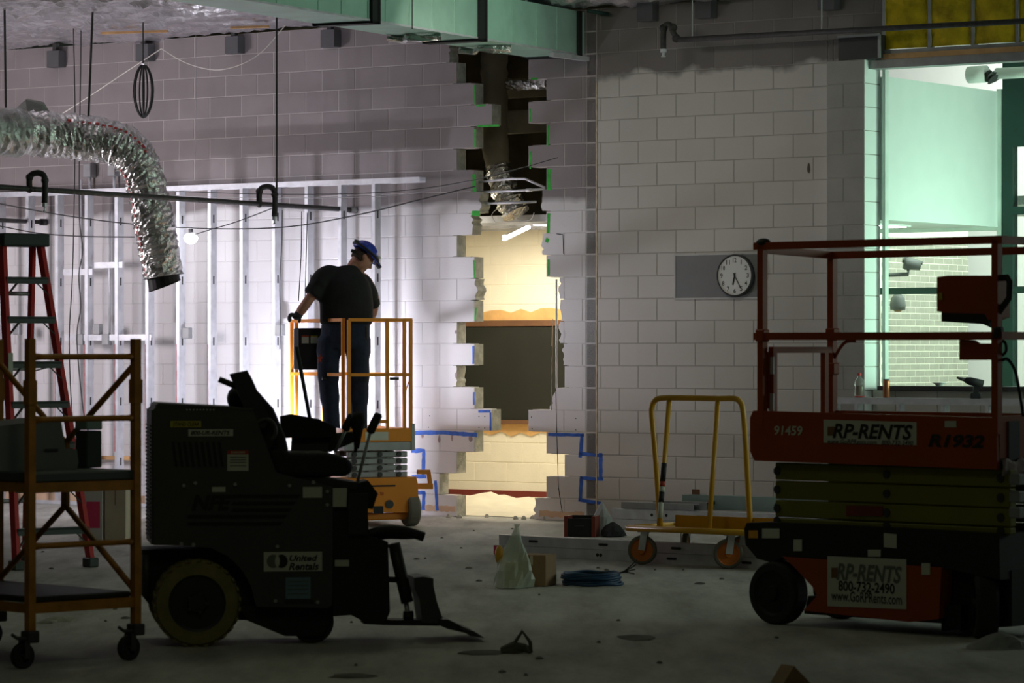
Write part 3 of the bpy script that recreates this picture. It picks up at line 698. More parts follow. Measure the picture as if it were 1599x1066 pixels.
    m = MB(); m.tube([(-.08, 0, .155), (-.15, 0, .175)], [.018, .008], 10); m.build('chuck', 'steel_dark', e, True)
lobby()

# ------------------------------------------------------------------ steel stud framing along the left wall
def stud_wall():
    d = .30; base = wl(580, 450, d).x; zt = wl(600, 278, d).z
    e = wroot('stud_framing', 'tall steel stud framing standing along the painted block wall', 'stud wall')
    t0, t1 = base - BL*17, wl(655, 276, d).x
    m = MB(); m.bx(t0, t1, -d-.002, -d, zt-.05, zt); m.bx(t0, t1, -d, -d+.094, zt-.002, zt); m.bx(t0, t1, -d+.094, -d+.096, zt-.05, zt); m.build('top_track', 'galv', e)
    m = MB(); m.bx(t0, t1-.35, -d-.002, -d, 0.002, .04); m.bx(t0, t1-.35, -d, -d+.094, .002, .004); m.build('bottom_track', 'galv', e)
    me = None
    for i in range(18):
        t = base - BL*i
        if me is None:
            m = MB(); h0, h1 = .004, zt-.003
            m.bx(0, .040, 0, .0015, h0, h1); m.bx(.0385, .040, .0015, .092, h0, h1); m.bx(0, .0385, .0905, .092, h0, h1); m.bx(0, .0015, .0015, .012, h0, h1)
            o = m.build('stud', 'galv', e); me = o.data
            k = MB(); k.bx(.0400, .0405, .036, .056, -.04, .04)
            k2 = k.build('knockout', 'ink', o); km = k2.data; k2.location.z = .45
        else:
            o = link(bpy.data.objects.new('stud', me), e); k2 = link(bpy.data.objects.new('knockout', km), o); k2.location.z = .45
        for z in (1.05, 1.65, 2.25, 2.85): k2 = link(bpy.data.objects.new('knockout', km), o); k2.location.z = z
        o.location = (t, -d+.0005, 0)
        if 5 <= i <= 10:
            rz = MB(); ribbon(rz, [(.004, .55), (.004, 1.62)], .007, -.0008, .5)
            rz.build('red_reflection', 'red_print', o)  # red reflection on the stud edge, painted as a thin strip
    def blocking(x0, x1, y):
        p, q = wl(x0, y, d), wl(x1, y, d); m = MB(); m.bx(p.x, q.x, -d+.01, -d+.012, p.z-.03, p.z+.03); m.bx(p.x, q.x, -d+.012, -d+.05, p.z+.027, p.z+.03); m.build('blocking', 'galv', e)
    blocking(98, 143, 425); blocking(146, 190, 414); blocking(100, 235, 527)
    for x, y in ((124, 530), (150, 514), (164, 530), (290, 520), (435, 515), (25, 514)):
        p = wl(x, y, d); m = MB(); m.rbox(p.x-.045, p.x+.045, -d-.005, -d+.05, p.z-.055, p.z+.055, .006); m.build('junction_box', 'galv_dull', e)
    for x, y0, y1 in ((127, 280, 525), (171, 330, 525), (180, 300, 520), (137, 300, 640)):
        p, q = wl(x, y0, d-.05), wl(x, y1, d-.05); m = MB(); m.cyl((p.x, -d+.05, p.z), (q.x, -d+.05, q.z), .011, 8); m.build('conduit', 'galv', e, True)
    p, q = wl(68, 712, .12), wl(212, 712, .12); m = MB(); m.bx(p.x, q.x, -.12, -.08, p.z-.02, p.z+.02); m.build('timber_blocking', 'wood', e)
    m = MB(); p, q = wl(0, 765, .02), wl(210, 768, .02); m.bx(p.x-1, q.x+.3, -.018, -.002, 0.0, .10); structure(wmesh(m, 'baseboard_back', 'paint_tan'))
    for x, y, lb in ((135, 266, 'grey electrical box on bare blocks behind the hanging cables'), (173, 264, 'grey electrical box on bare blocks beside the foil duct elbow')):
        p = wl(x, y, .1); e2 = wroot('electrical_box', lb, 'electrical box', 'electrical boxes above the stud track')
        m = MB(); m.rbox(p.x-.05, p.x+.05, -.10, -.002, p.z-.07, p.z+.07, .008); m.build('enclosure', 'galv_dull', e2)
        m = MB(); m.cyl((p.x, -.05, p.z-.07), (p.x, -.05, p.z-.24), .014, 8); m.build('conduit_stub', 'galv', e2, True)
stud_wall()

# ------------------------------------------------------------------ rectangular duct
def big_duct():
    zb = 4.246
    w1 = WF.world(tuple(wl(913, 88, 0.03))); P1 = Vector((w1.x, w1.y, 0))
    P0 = pix(400, 3, (zb-HC)*F/(YH-3)); P0.z = 0
    d = (P1-P0).normalized(); ang = math.atan2(-d.x, d.y)
    fr = Fr((P1.x, P1.y), ang)
    e = fr.root('sheet_metal_duct', 'large rectangular galvanized duct hanging under the foil ceiling', 'duct')
    W, H, Ln = .52, .40, 11.0
    def ya(x):                                    # position along the duct where its near lower edge shows at pixel column x
        k = (x-XC)/F; o, d_ = fr.o, fr.e2
        return (k*o.y - o.x)/(d_.x - k*d_.y)
    m = MB(); m.bx(-W, 0, -Ln, 0, zb, zb+H); m.build('duct_body', 'galv_duct', e)
    m = MB(); m.bx(.0, .006, -Ln, 0, zb-.002, zb+.014); m.build('bottom_seam', 'galv', e)
    for x in (590, 757, 905):
        y = ya(x); w = .13 if x < 900 else .06
        m = MB(); m.bx(0, .028, y-w, y, zb-.02, zb+H); m.bx(-W-.03, .028, y-w, y, zb-.02, zb); m.bx(-W-.03, -W, y-w, y, zb-.02, zb+H); m.build('flange', 'black', e)
    for x in (432, 497, 533, 574, 602, 675, 710, 747, 800, 838, 870):
        y = ya(x); m = MB(); m.bx(0, .005, y-.008, y, zb+.014, zb+H); m.build('stiffening_rib', 'galv_duct', e)
    for x in (590, 640, 757):
        y = ya(x); m = MB(); m.cyl((.04, y-.03, zb-.02), (.04, y-.03, 4.70), .006, 6); m.build('hanger_rod', 'pipe_iron', e)
    m = MB(); y = ya(880); m.bar((-.02, y-.2, zb-.03), (.03, -.01, zb-.03), .05, .04); m.build('end_angle', 'galv', e)
    for x in (690, 800):
        m = MB(); y = ya(x); m.tube([(-W-.02+.12*k, y+.08*math.sin(k*2), zb-.03-.01*(k % 2)) for k in range(5)], .03, 8, jit=.5); m.build('torn_liner', 'foil', e)
big_duct()

# ------------------------------------------------------------------ round foil duct at the left
def foil_duct():
    Y = 31.2; P = lambda x, y, dy=0: pix(x, y, Y+dy)
    e = bpy.data.objects.new('flexible_duct', None); link(e); e.location = (P(255, 450).x, Y, 0)
    tag(e, 'shiny foil wrapped flexible duct bending down to a black open end', 'duct')
    off = Vector(e.location)
    path = [p-off for p in smooth_path([P(-120, 200, -1.2), P(-40, 204, -.6), P(40, 208, -.2), P(110, 213), P(170, 221), P(205, 240), P(224, 275), P(236, 325), P(246, 378), P(255, 432)], 12)]
    n = len(path); rr = []
    for i in range(n):
        f = i/(n-1); rr.append((.205 if f < .55 else 0.205-.022*min(1, (f-.55)/.12)) * random.uniform(.955, 1.045))
    k0 = int(n*.22)
    m = MB(); m.tube(path[:k0+1], [r*1.06 for r in rr[:k0+1]], 26, jit=.035); m.build('grey_wrap', 'foil_dull', e)
    m = MB(); m.tube(path[k0:], rr[k0:], 30, jit=.055, cap=False); m.build('foil_jacket', 'foil', e)
    q = path[-1]; dn = (path[-1]-path[-3]).normalized()
    mb = MB(); mb.tube([q-dn*.02, q+dn*.04, q+dn*.09], [.150, .150, .148], 22, cap=False)
    k = len(mb.v)-22
    for i in range(k, len(mb.v)):
        x, y, z = mb.v[i]; mb.v[i] = (x, y, z + (x-q.x)*.22)
    mb.build('black_liner', 'black', e)
    m = MB(); m.tube([q+dn*.002, q-dn*.015], .146, 20); m.build('liner_core', 'black', e)
    m = MB(); j = MB()
    for i in range(k0+4, n-1):                    # red printed marks along the camera-left side
        if i % 2: continue
        p = path[i]; t = (path[i+1]-path[i-1]).normalized(); side = t.cross(Vector((0, 1, 0))).normalized()
        s = -1 if side.x > 0 else 1
        dirv = (side*s*.80*(1 if i > n*.6 else -.62) + Vector((0, -1, 0))*.62).normalized()
        c = p + dirv*rr[i]*1.04
        m.bar(c - t*.02, c + t*.02*random.random(), .03*random.uniform(.4, 1), .004, up=tuple(dirv))
    m.build('red_lettering', 'red_print', e)['kind'] = 'stuff'
    m = MB(); c = P(52, 172)-off; m.tube([c+Vector((-.16, 0, -.02)), c+Vector((-.05, -.02, .04)), c+Vector((.08, -.02, .02)), c+Vector((.14, 0, -.03))], [.03, .07, .06, .02], 10, jit=.3); m.build('tape_bundle', 'tarp_grey', e)
    for x0, x1, y1 in ((7, 9, 168), (145, 138, 186)):
        m = MB(); a = P(x0, -30)-off; a.z = 4.72; b = P(x1, y1)-off; m.cyl(a, b, .011, 8); m.build('hanger_rod', 'pipe_iron', e)
foil_duct()

# ------------------------------------------------------------------ pipes
def pipes():
    A, B = pix(0, 292, 27.9), WF.world(tuple(wl(555, 328, 0.0)))
    D = (B-A); r = .023
    def at(x):
        k = (x-XC)/F; s = (k*A.y - A.x)/(D.x - k*D.y); return A + D*s
    e = bpy.data.objects.new('sprinkler_pipe', None); link(e); e.location = (B.x, B.y, 0); tag(e, 'dark iron sprinkler pipe running to the wall past the foil duct', 'pipe'); off = Vector(e.location)
    m = MB(); m.cyl(A-D*.6-off, B-off, r, 12); m.build('pipe_run', 'pipe_iron', e, True)
    m = MB(); u = D.normalized(); m.cyl(B-u*.10-off, B-u*.005-off, .034, 12); m.build('wall_fitting', 'galv_dull', e, True)
    for xs, ww, hh, dr in ((46, 24, 24, 22), (405, 24, 26, 20)):
        c = at(xs); Y = c.y; px = Y/F
        g = MB(); pts = [c, c+Vector((0, 0, hh*.7*px)), c+Vector((ww*.25*px, 0, hh*px)), c+Vector((ww*.75*px, 0, hh*px)), c+Vector((ww*px, 0, hh*.6*px)), c+Vector((ww*px, -.02, -dr*px))]
        g.tube([p-off for p in smooth_path(pts, 5)], .026, 10); ob = g.build('return_bend', 'pipe_iron', e, True)
        g = MB(); q = c+Vector((ww*px, -.02, -dr*px))-off; g.lathe([(.022, 0), (.022, -.03), (.008, -.035), (.008, -.06), (.018, -.065), (.018, -.07)], tuple(q), 10); g.build('sprinkler_head', 'galv', e)
        for pp in (c-off, c+Vector((0, 0, hh*.75*px))-off, c+Vector((ww*px, 0, hh*.55*px))-off):
            g = MB(); g.ball(tuple(pp), .034, 10, 6); g.build('elbow', 'pipe_iron', e, True)
    h = at(432); m = MB(); m.cyl((h.x-off.x, h.y-off.y, h.z), (h.x-off.x, h.y-off.y, 4.72), .009, 6); m.build('hanger_rod', 'pipe_iron', e)
    m = MB(); B2 = wl(72, 347); m.cyl((B2.x, -.004, B2.z), (B2.x, -3.2, B2.z), .022, 10); m.cyl((B2.x, -.004, B2.z), (B2.x, -.08, B2.z), .034, 12)
    wmesh(m, 'stub_pipe', 'pipe_iron', 'short dark pipe entering the wall low behind the ladder', 'pipe', None, True)
    d = .45; e = wroot('sprinkler_main', 'long black sprinkler pipe high across the right wall', 'pipe')
    W = lambda x, y: tuple(wl(x, y, d))
    a, b = wl(1060, 62, d), wl(1860, 19, d)
    m = MB(); m.cyl((a.x, -d, a.z), (b.x, -d, b.z), .024, 12); m.build('pipe_run', 'pipe_iron', e, True)
    m = MB(); m.tube(smooth_path([W(1036, 80), W(1036, 50), W(1040, 39), W(1047, 40), W(1052, 52), W(1060, 62)], 5), .026, 10); m.build('return_bend', 'pipe_iron', e, True)
    q = W(1036, 80); m = MB(); m.lathe([(.028, .02), (.028, -.01), (.012, -.015), (.012, -.04), (.022, -.045), (.022, -.05)], q, 10); m.build('sprinkler_head', 'galv', e)
    for x, y in ((1036, 44), (1051, 43), (1056, 60)):
        m = MB(); m.ball(W(x, y), .038, 10, 6); m.build('elbow', 'pipe_iron', e, True)
    for x, yy in ((1081, 60), (1283, 50)):
        p = wl(x, yy, d); m = MB(); m.cyl((p.x, -d, p.z), (p.x, -d, 4.72), .007, 6); m.build('hanger_rod', 'galv_dull', e)
    # grey plates at the joist bearings
    for x, y, lb in ((83, 92, 'above the foil wrapped duct'), (222, 82, 'behind the hanging cable coil'), (362, 70, 'above the loop of white string'), (512, 60, 'beside the rectangular duct'), (1007, 18, 'between duct end and sprinkler bend'), (1098, 13, 'right beside the hanger rod of the black pipe'), (1290, 0, 'over the pilaster')):
        p = wl(x, y, .10); e = wroot('joist_seat', 'square grey steel joist seat ' + lb, 'joist seat', 'joist seats along the wall head')
        m = MB(); m.rbox(p.x-.085, p.x+.085, -.11, -.001, p.z-.085, p.z+.085, .004, 1); m.build('plate', 'seat_grey', e)
        m = MB(); m.bar((p.x, -.06, p.z+.085), (p.x, -.06, 4.70), .05); m.build('joist_end', 'steel_dark', e)
    # narrow green pipe behind the duct end
    p, q = wl(918, 17, .3), wl(950, 22, .1); m = MB(); m.cyl((p.x, -.3, p.z), (q.x, -.1, q.z), .018, 8); wmesh(m, 'green_pipe', 'frame_green', 'thin green pipe over the end of the rectangular duct', 'pipe', None, True)
pipes()

# ------------------------------------------------------------------ cables and strings
def cable(name, pts, r, m, label, cat='cable', d=.5, sm=5, group=None):
    ps = [tuple(wl(x, y, d if len(p) == 2 else p[2])) for p in pts for x, y in (p[:2],)]
    mb = MB(); mb.tube(smooth_path(ps, sm), r, 6); return wmesh(mb, name, m, label, cat, group)
def cables():
    cable('overhead_cable', [(-60, 306), (0, 318), (105, 337), (210, 350), (330, 357), (450, 354), (560, 335), (650, 313), (742, 291)], .006, 'cable', 'long black cable sagging from the duct to the wall opening')
    cable('short_cable', [(-60, 343), (0, 353), (60, 364), (130, 369), (210, 370)], .006, 'cable', 'black cable sagging behind the top of the red ladder')
    cable('lamp_cable', [(298, 368), (330, 358), (370, 346), (428, 324)], .005, 'cable', 'black cable leading from the bright bulb to the pipe')
    cable('tie_wire', [(255, 298), (420, 303), (600, 300), (745, 280), (871, 246)], .0035, 'cable', 'thin wire stretched from foil duct to a hole right of the opening', 'wire')
    cable('tie_wire', [(260, 305), (420, 309), (600, 306), (700, 290), (830, 258)], .003, 'galv_dull', 'pale thin wire running just under the stretched dark wire', 'wire')
    cable('white_string', [(90, 182), (140, 150), (200, 110), (252, 76)], .005, 'white_string', 'straight white string rising to the ceiling above the coil', 'string', 1.0)
    cable('white_string', [(252, 76), (290, 98), (335, 109), (375, 101), (410, 80), (445, 40)], .005, 'white_string', 'white string hanging in a loop under the ceiling', 'string', 1.0)
    for i, (pts, lab, m) in enumerate((([(113, -20), (115, 60), (117, 180), (116, 300), (113, 430), (108, 530), (112, 640), (118, 690)], 'black cable hanging straight down behind the scaffold', 'cable'),
                            ([(127, -20), (126, 100), (124, 230), (124, 340), (129, 390), (123, 430), (126, 480), (120, 530), (130, 640), (140, 680)], 'twisted dark cable hanging beside the straight cable', 'cable'))):
        cable('hanging_cable', pts, .006, m, lab, 'cable', 1.5)
    cable('drop_wire', [(441, 328), (440, 380), (437, 440), (438, 500), (437, 545)], .005, 'cable', 'grey wire dropping from the sprinkler pipe left of the worker', 'wire', .6)
    cable('drop_wire', [(471, 330), (470, 400), (466, 470)], .005, 'cable', 'wire dropping from the pipe to the hand of the worker', 'wire', .6)
    cable('drop_wire', [(480, 332), (478, 400), (476, 480)], .005, 'cable', 'dark wire dropping from the pipe behind the shoulder of the worker', 'wire', .6)
    cable('thin_rod', [(305, -10), (306, 120), (305, 262)], .003, 'galv_dull', 'thin rod hanging in front of the bare blocks', 'rod', .3)
    # coil of cable hanging from the ceiling
    e = wroot('cable_coil', 'oblong coil of black cable hanging from the ceiling', 'cable coil')
    c = wl(224, 142, 1.6)
    m = MB(); m.cyl((c.x-.005, c.y, c.z+.25), (c.x-.005, c.y, 4.72), .007, 6); m.build('hanger', 'cable', e)
    for i, an in enumerate((-.9, -.45, 0.05, .4, .75, 1.2)):
        rr = .10*random.uniform(.88, 1.05); hh = .25*random.uniform(.96, 1.02); m = MB()
        m.tube([(c.x + math.cos(an)*rr*math.sin(a), c.y + math.sin(an)*rr*math.sin(a), c.z + hh*math.cos(a)*(1-.06*abs(math.sin(a)))) for a in [6.28318*k/28 for k in range(28)]], .008, 6, closed=True); m.build('loop', 'cable', e, True)
    m = MB(); m.tube([(c.x-.02, c.y, c.z+.25), (c.x+.02, c.y, c.z+.25)], .016, 8); m.build('tie', 'galv', e)
    # bright bulb on the cable
    e = wroot('work_bulb', 'glaring white bulb hanging between the steel studs', 'lamp'); c = wl(298, 372, .42)
    m = MB(); m.ball(tuple(c), (.075, .06, .055), 16, 10); m.build('bulb', 'lamp_white', e, True)
    m = MB(); m.cyl((c.x, c.y, c.z+.04), (c.x, c.y, c.z+.10), .022, 10); m.build('socket', 'black', e)
    l = bpy.data.lights.new('bulb_light', 'POINT'); l.energy = 5; l.color = (.93, .93, 1); l.shadow_soft_size = .06
    o = link(bpy.data.objects.new('bulb_light', l), e); o.location = (c.x, c.y-.13, c.z)
    # tripod work light aimed at the wall, hidden behind the ride-on machine
    c = wl(418, 668, 1.55); e = wroot('tripod_work_light', 'twin tripod work light aimed at the wall behind the ride-on scraper', 'work light')
    for a in (0.3, 2.4, 4.5):
        m = MB(); m.tube([(c.x, c.y, c.z-.25), (c.x+.24*math.cos(a), c.y+.24*math.sin(a), .01)], .012, 8); m.build('leg', 'steel_dark', e)
    m = MB(); m.cyl((c.x, c.y, c.z-.3), (c.x, c.y, c.z-.05), .014, 8); m.build('mast', 'steel_dark', e)
    for sx, aim, pw in ((-.08, (-.75, 1, .16), 50), (.08, (.50, 1, .28), 36)):
        q = Vector(aim).normalized(); rot = q.to_track_quat('Y', 'Z')
        m = MB(); m.rbox(-.075, .075, -.05, .0, -.06, .06, .01); hd = m.build('lamp_head', 'steel_dark', e); hd.location = (c.x+sx, c.y, c.z); hd.rotation_euler = rot.to_euler()
        m = MB(); m.bx(-.065, .065, .0005, .004, -.05, .05); m.build('lens', 'lamp_work', hd)
        l = bpy.data.lights.new('work_light_beam', 'AREA'); l.energy = pw; l.color = (.86, .86, 1.0); l.shape = 'RECTANGLE'; l.size = .13; l.size_y = .10
        o = link(bpy.data.objects.new('work_light_beam', l), hd); o.location = (0, .008, 0); o.rotation_euler = (R(90), 0, 0)
cables()

# ------------------------------------------------------------------ clock on its grey panel
def clock():
    e = wroot('wall_clock', 'round white wall clock on a grey wall panel', 'clock')
    p, q = wl(1056, 465), wl(1176, 397)
    m = MB(); m.bx(p.x, q.x+.06, -.012, -.001, p.z, q.z); m.build('grey_panel', 'clock_panel', e)
    m = MB(); w = .014
    for a, b, c, d in ((p.x-w, q.x+.06+w, q.z, q.z+w), (p.x-w, q.x+.06+w, p.z-w, p.z), (p.x-w, p.x, p.z, q.z), (q.x+.06, q.x+.06+w, p.z, q.z)): m.bx(a, b, -.016, -.001, c, d)
    m.build('panel_trim', 'clock_trim', e)
    c = wl(1147, 430, .05); r = .188
    m = MB(); m.lathe([(r, -.012), (r, -.05), (r-.012, -.058), (r-.016, -.046)], (c.x, 0, c.z), 36, 'y'); m.build('bezel', 'steel_dark', e, True)
    m = MB(); m.lathe([(r-.015, -.040), (r-.015, -.0485)], (c.x, 0, c.z), 36, 'y'); m.build('dial', 'clock_face', e)
    for i in range(1, 13):
        a = R(30*i); x, z = c.x+math.sin(a)*.136, c.z+math.cos(a)*.136; w = .028 if i > 9 else (-.001 if i == 1 else .017)
        text(str(i), 'numeral', 'ink', e, x-w/2-.004, x+w/2+.004, z-.020, z+.020, -.0492)
    for an, ln, w, nm in ((R(192), .085, .013, 'hour_hand'), (R(151), .125, .008, 'minute_hand')):
        m = MB(); m.bar((c.x-math.sin(an)*.025, -.0505, c.z-math.cos(an)*.025), (c.x+math.sin(an)*ln, -.0505, c.z+math.cos(an)*ln), w, .002, up=(0, 1, 0)); m.build(nm, 'ink', e)
    m = MB(); m.lathe([(.010, -.047), (.010, -.053)], (c.x, 0, c.z), 12, 'y'); m.build('hub', 'ink', e)
    o = e
clock()

# ------------------------------------------------------------------ small orange lift with the worker
def remesh(o, vox, sm=4):
    r = o.modifiers.new('remesh', 'REMESH'); r.mode = 'VOXEL'; r.voxel_size = vox; r.use_smooth_shade = True
    if sm: s = o.modifiers.new('smooth', 'SMOOTH'); s.factor = .5; s.iterations = sm
    return o
def wheel(parent, name, c, r, w, mt, mh, axis='y', hub=.6, n=28, tread=0):
    """tyre with rounded shoulders, hub dish and cap; c is the middle of the wheel"""
    e = MB(); prof = [(r*hub, -w/2), (r*.93, -w/2), (r, -w/2+w*.16), (r, w/2-w*.16), (r*.93, w/2), (r*hub, w/2), (r*hub, -w/2)]
    e.lathe(prof, c, n, axis, cap=False); t = e.build(name, mt, parent, False)
    h = MB(); h.lathe([(.001, w/2-.01), (r*hub*1.01, w/2-.01), (r*hub*1.01, -w/2+.004), (r*hub*.9, -w/2+.012), (r*hub*.35, -w/2+.014), (r*hub*.30, -w/2-.010), (.001, -w/2-.012)], c, n, axis, cap=False)
    h.build('hub', mh, t)
    return t
LF = Fr(ground(540, 824), R(21))
def mini_lift():
    e = LF.root('scissor_lift', 'small orange scissor lift with raised guard rails carrying the worker', 'lift')
    Wd = LF.loc(643, 600).x; zt = LF.loc(540, 499).z; zm = LF.loc(540, 585).z; zd0 = LF.loc(540, 690).z; zd1 = LF.loc(540, 669).z
    def side(px):                                # depth along the left side where column px shows
        k = (px-XC)/F; o, d = LF.o, LF.e2; return (k*o.y - o.x)/(d.x - k*d.y)
    L = side(455); s = .028
    zb = LF.loc(540, 704).z
    m = MB(); m.rbox(-.01, Wd+.02, 0, L, zb, zd0, .006, 1); m.build('platform_base', 'galv_dull', e)
    m = MB(); m.bx(-.012, Wd+.022, -.004, .02, zd0, zd1); m.build('toe_board', 'orange_lift', e)
    m = MB(); m.bx(-.012, .008, .02, L, zd0, zd1); m.build('toe_board', 'orange_lift', e)
    m = MB(); m.bx(Wd+.002, Wd+.022, .02, L, zd0, zd1); m.build('toe_board', 'orange_lift', e)
    m = MB(); m.bx(Wd-.005, Wd+.028, -.008, .05, zb, zd1+.04); m.build('corner_post', 'galv_dull', e)
    p0, p1 = LF.az(570, 687), LF.az(606, 674); m = MB(); m.bx(p0[0], p1[0], -.007, -.0045, p0[1], p1[1]); m.build('rating_plate', 'label_white', e)
    def rail(a, b): m = MB(); m.bar(a, b, s); m.build('rail', 'orange_lift', e)
    def post(x, y, z0=None, z1=None): m = MB(); m.bar((x, y, z0 if z0 is not None else zd0), (x, y, z1 or zt), s); m.build('post', 'orange_lift', e)
    X = lambda px: LF.loc(px, 580).x
    # gate frame facing the camera
    for px in (545.5, 605, 632, 642): post(X(px), 0.012)
    rail((X(545.5), .012, zt), (X(642), .012, zt)); rail((X(545.5), .012, zm), (X(642), .012, zm)); rail((X(580), .012, zd1+.06), (X(606), .012, zd1+.06))
    # left side frame
    for px in (536, 511, 463, 456): post(-.002, side(px))
    rail((-.002, side(537), zt), (-.002, L, zt)); rail((-.002, side(537), zm), (-.002, L, zm))
    # far and right frames
    post(Wd, L-.02); post(Wd*.5, L-.02); rail((0, L-.02, zt), (Wd, L-.02, zt)); rail((0, L-.02, zm), (Wd, L-.02, zm)); rail((Wd, .02, zt), (Wd, L-.02, zt)); rail((Wd, .02, zm), (Wd, L-.02, zm))
    m = MB(); m.bar((X(642), .02, zm-.02), (X(642)-.05, .02, zm-.16), .008); m.build('gate_hook', 'orange_lift', e)
    for px in (512, 615):
        c = (X(px), -.01, zm-.035) if px > 545 else (-.015, side(px), zm-.035); m = MB(); m.rbox(c[0]-.04, c[0]+.04, c[1]-.012, c[1]+.012, c[2]-.012, c[2]+.012, .003, 1); m.build('gate_latch', 'black', e)
    # control box
    m = MB(); a0, a1 = LF.loc(466, 577, .75), LF.loc(497, 512, .75)
    m.rbox(a0.x, a1.x+.06, .75, .90, a0.z, a1.z, .012); cb = m.build('control_box', 'black_soft', e)
    for px, mm in ((471, 'label_white'), (485, 'label_white')):
        q0, q1 = LF.loc(px, 536, .75), LF.loc(px+11, 526, .75); m = MB(); m.bx(q0.x, q1.x, .747, .7495, q0.z, q1.z); m.build('label', mm, cb)
        q2 = LF.loc(px, 525.5, .75); m = MB(); m.bx(q0.x, q1.x, .747, .7495, q1.z+.001, q1.z+.014); m.build('warning_strip', 'label_red' if px < 480 else 'label_yellow', cb)
    # scissor stack
    zs0, zs1 = LF.loc(600, 746, .05).z, zb-.004; n = 4; h = (zs1-zs0)/n
    for i in range(n):
        for yy in (.06, .42):
            m = MB(); m.rbox(.04, Wd-.02, yy, yy+.05, zs0+i*h+.004, zs0+(i+1)*h-.006, .006, 1); a = m.build('scissor_arm', 'galv_dull', e)
            for xx in (.10, Wd*.55, Wd-.10): q = MB(); q.lathe([(.022, -.012), (.022, 0)], (xx, yy, zs0+(i+.5)*h), 10, 'y'); q.build('pin', 'steel_dark', a)
    # chassis
    pts = LF.poly([(520, 800), (520, 748), (650, 744), (653, 757), (653, 800)], .03)
    m = MB(); m.prism(pts, .03, L-.03); ch = m.build('chassis', 'orange_lift', e)
    pts = LF.poly([(652, 764), (652, 733), (671, 733), (675, 764)], .10); ip = LF.poly([(656, 752), (668, 752), (667, 738), (656, 738)], .10)
    m = MB(); m.bar((pts[0][0], .1, pts[0][1]+.03), (pts[3][0], .1, pts[3][1]+.03), .05); m.bar((pts[3][0]-.02, .1, pts[3][1]+.03), (pts[2][0]-.01, .1, pts[2][1]-.02), .03); m.bar((pts[1][0], .1, pts[1][1]-.02), (pts[2][0], .1, pts[2][1]-.02), .04); m.build('ladder_step', 'orange_lift', e)
    c = LF.loc(608, 787, .028); m = MB(); m.lathe([(.038, -.010), (.038, 0)], tuple(c), 18, 'y'); m.build('round_cap', 'steel_dark', e)
    c0, c1 = LF.az(585, 802), LF.az(600, 790); m = MB(); m.bx(c0[0], c1[0], .024, .0295, c0[1], c1[1]); m.build('grille_plate', 'black', e)
    c0, c1 = LF.az(578, 760), LF.az(619, 757); m = MB(); m.bx(c0[0], c1[0], .024, .0295, c0[1], c1[1]); m.build('slot', 'black', e)
    q0, q1 = LF.loc(584, 775, .028), LF.loc(599, 768, .028); text('XJ-30', 'model_mark', 'label_red', ch, q0.x, q1.x, q0.z, q1.z, .026)
    # wheels: turned front pair at the right end, rear pair
    r = .145
    cx = LF.loc(641, 797, .12).x
    for (x, y) in ((cx, .12), (cx, L-.18), (.02, .12), (.02, L-.18)):
        wheel(e, 'wheel', (x, y, r), r, .11, 'tire_grey', 'steel_dark', 'y' if x < .1 else 'x')
    m = MB(); m.rbox(0.0, Wd, .08, .16, .06, .12, .01); m.build('axle', 'orange_lift', e)
    m = MB(); m.bx(-.3, .2, .4, .9, .001, .0012); 
    return Wd, zd0, L, side
MW, MZ, ML, mside = mini_lift()

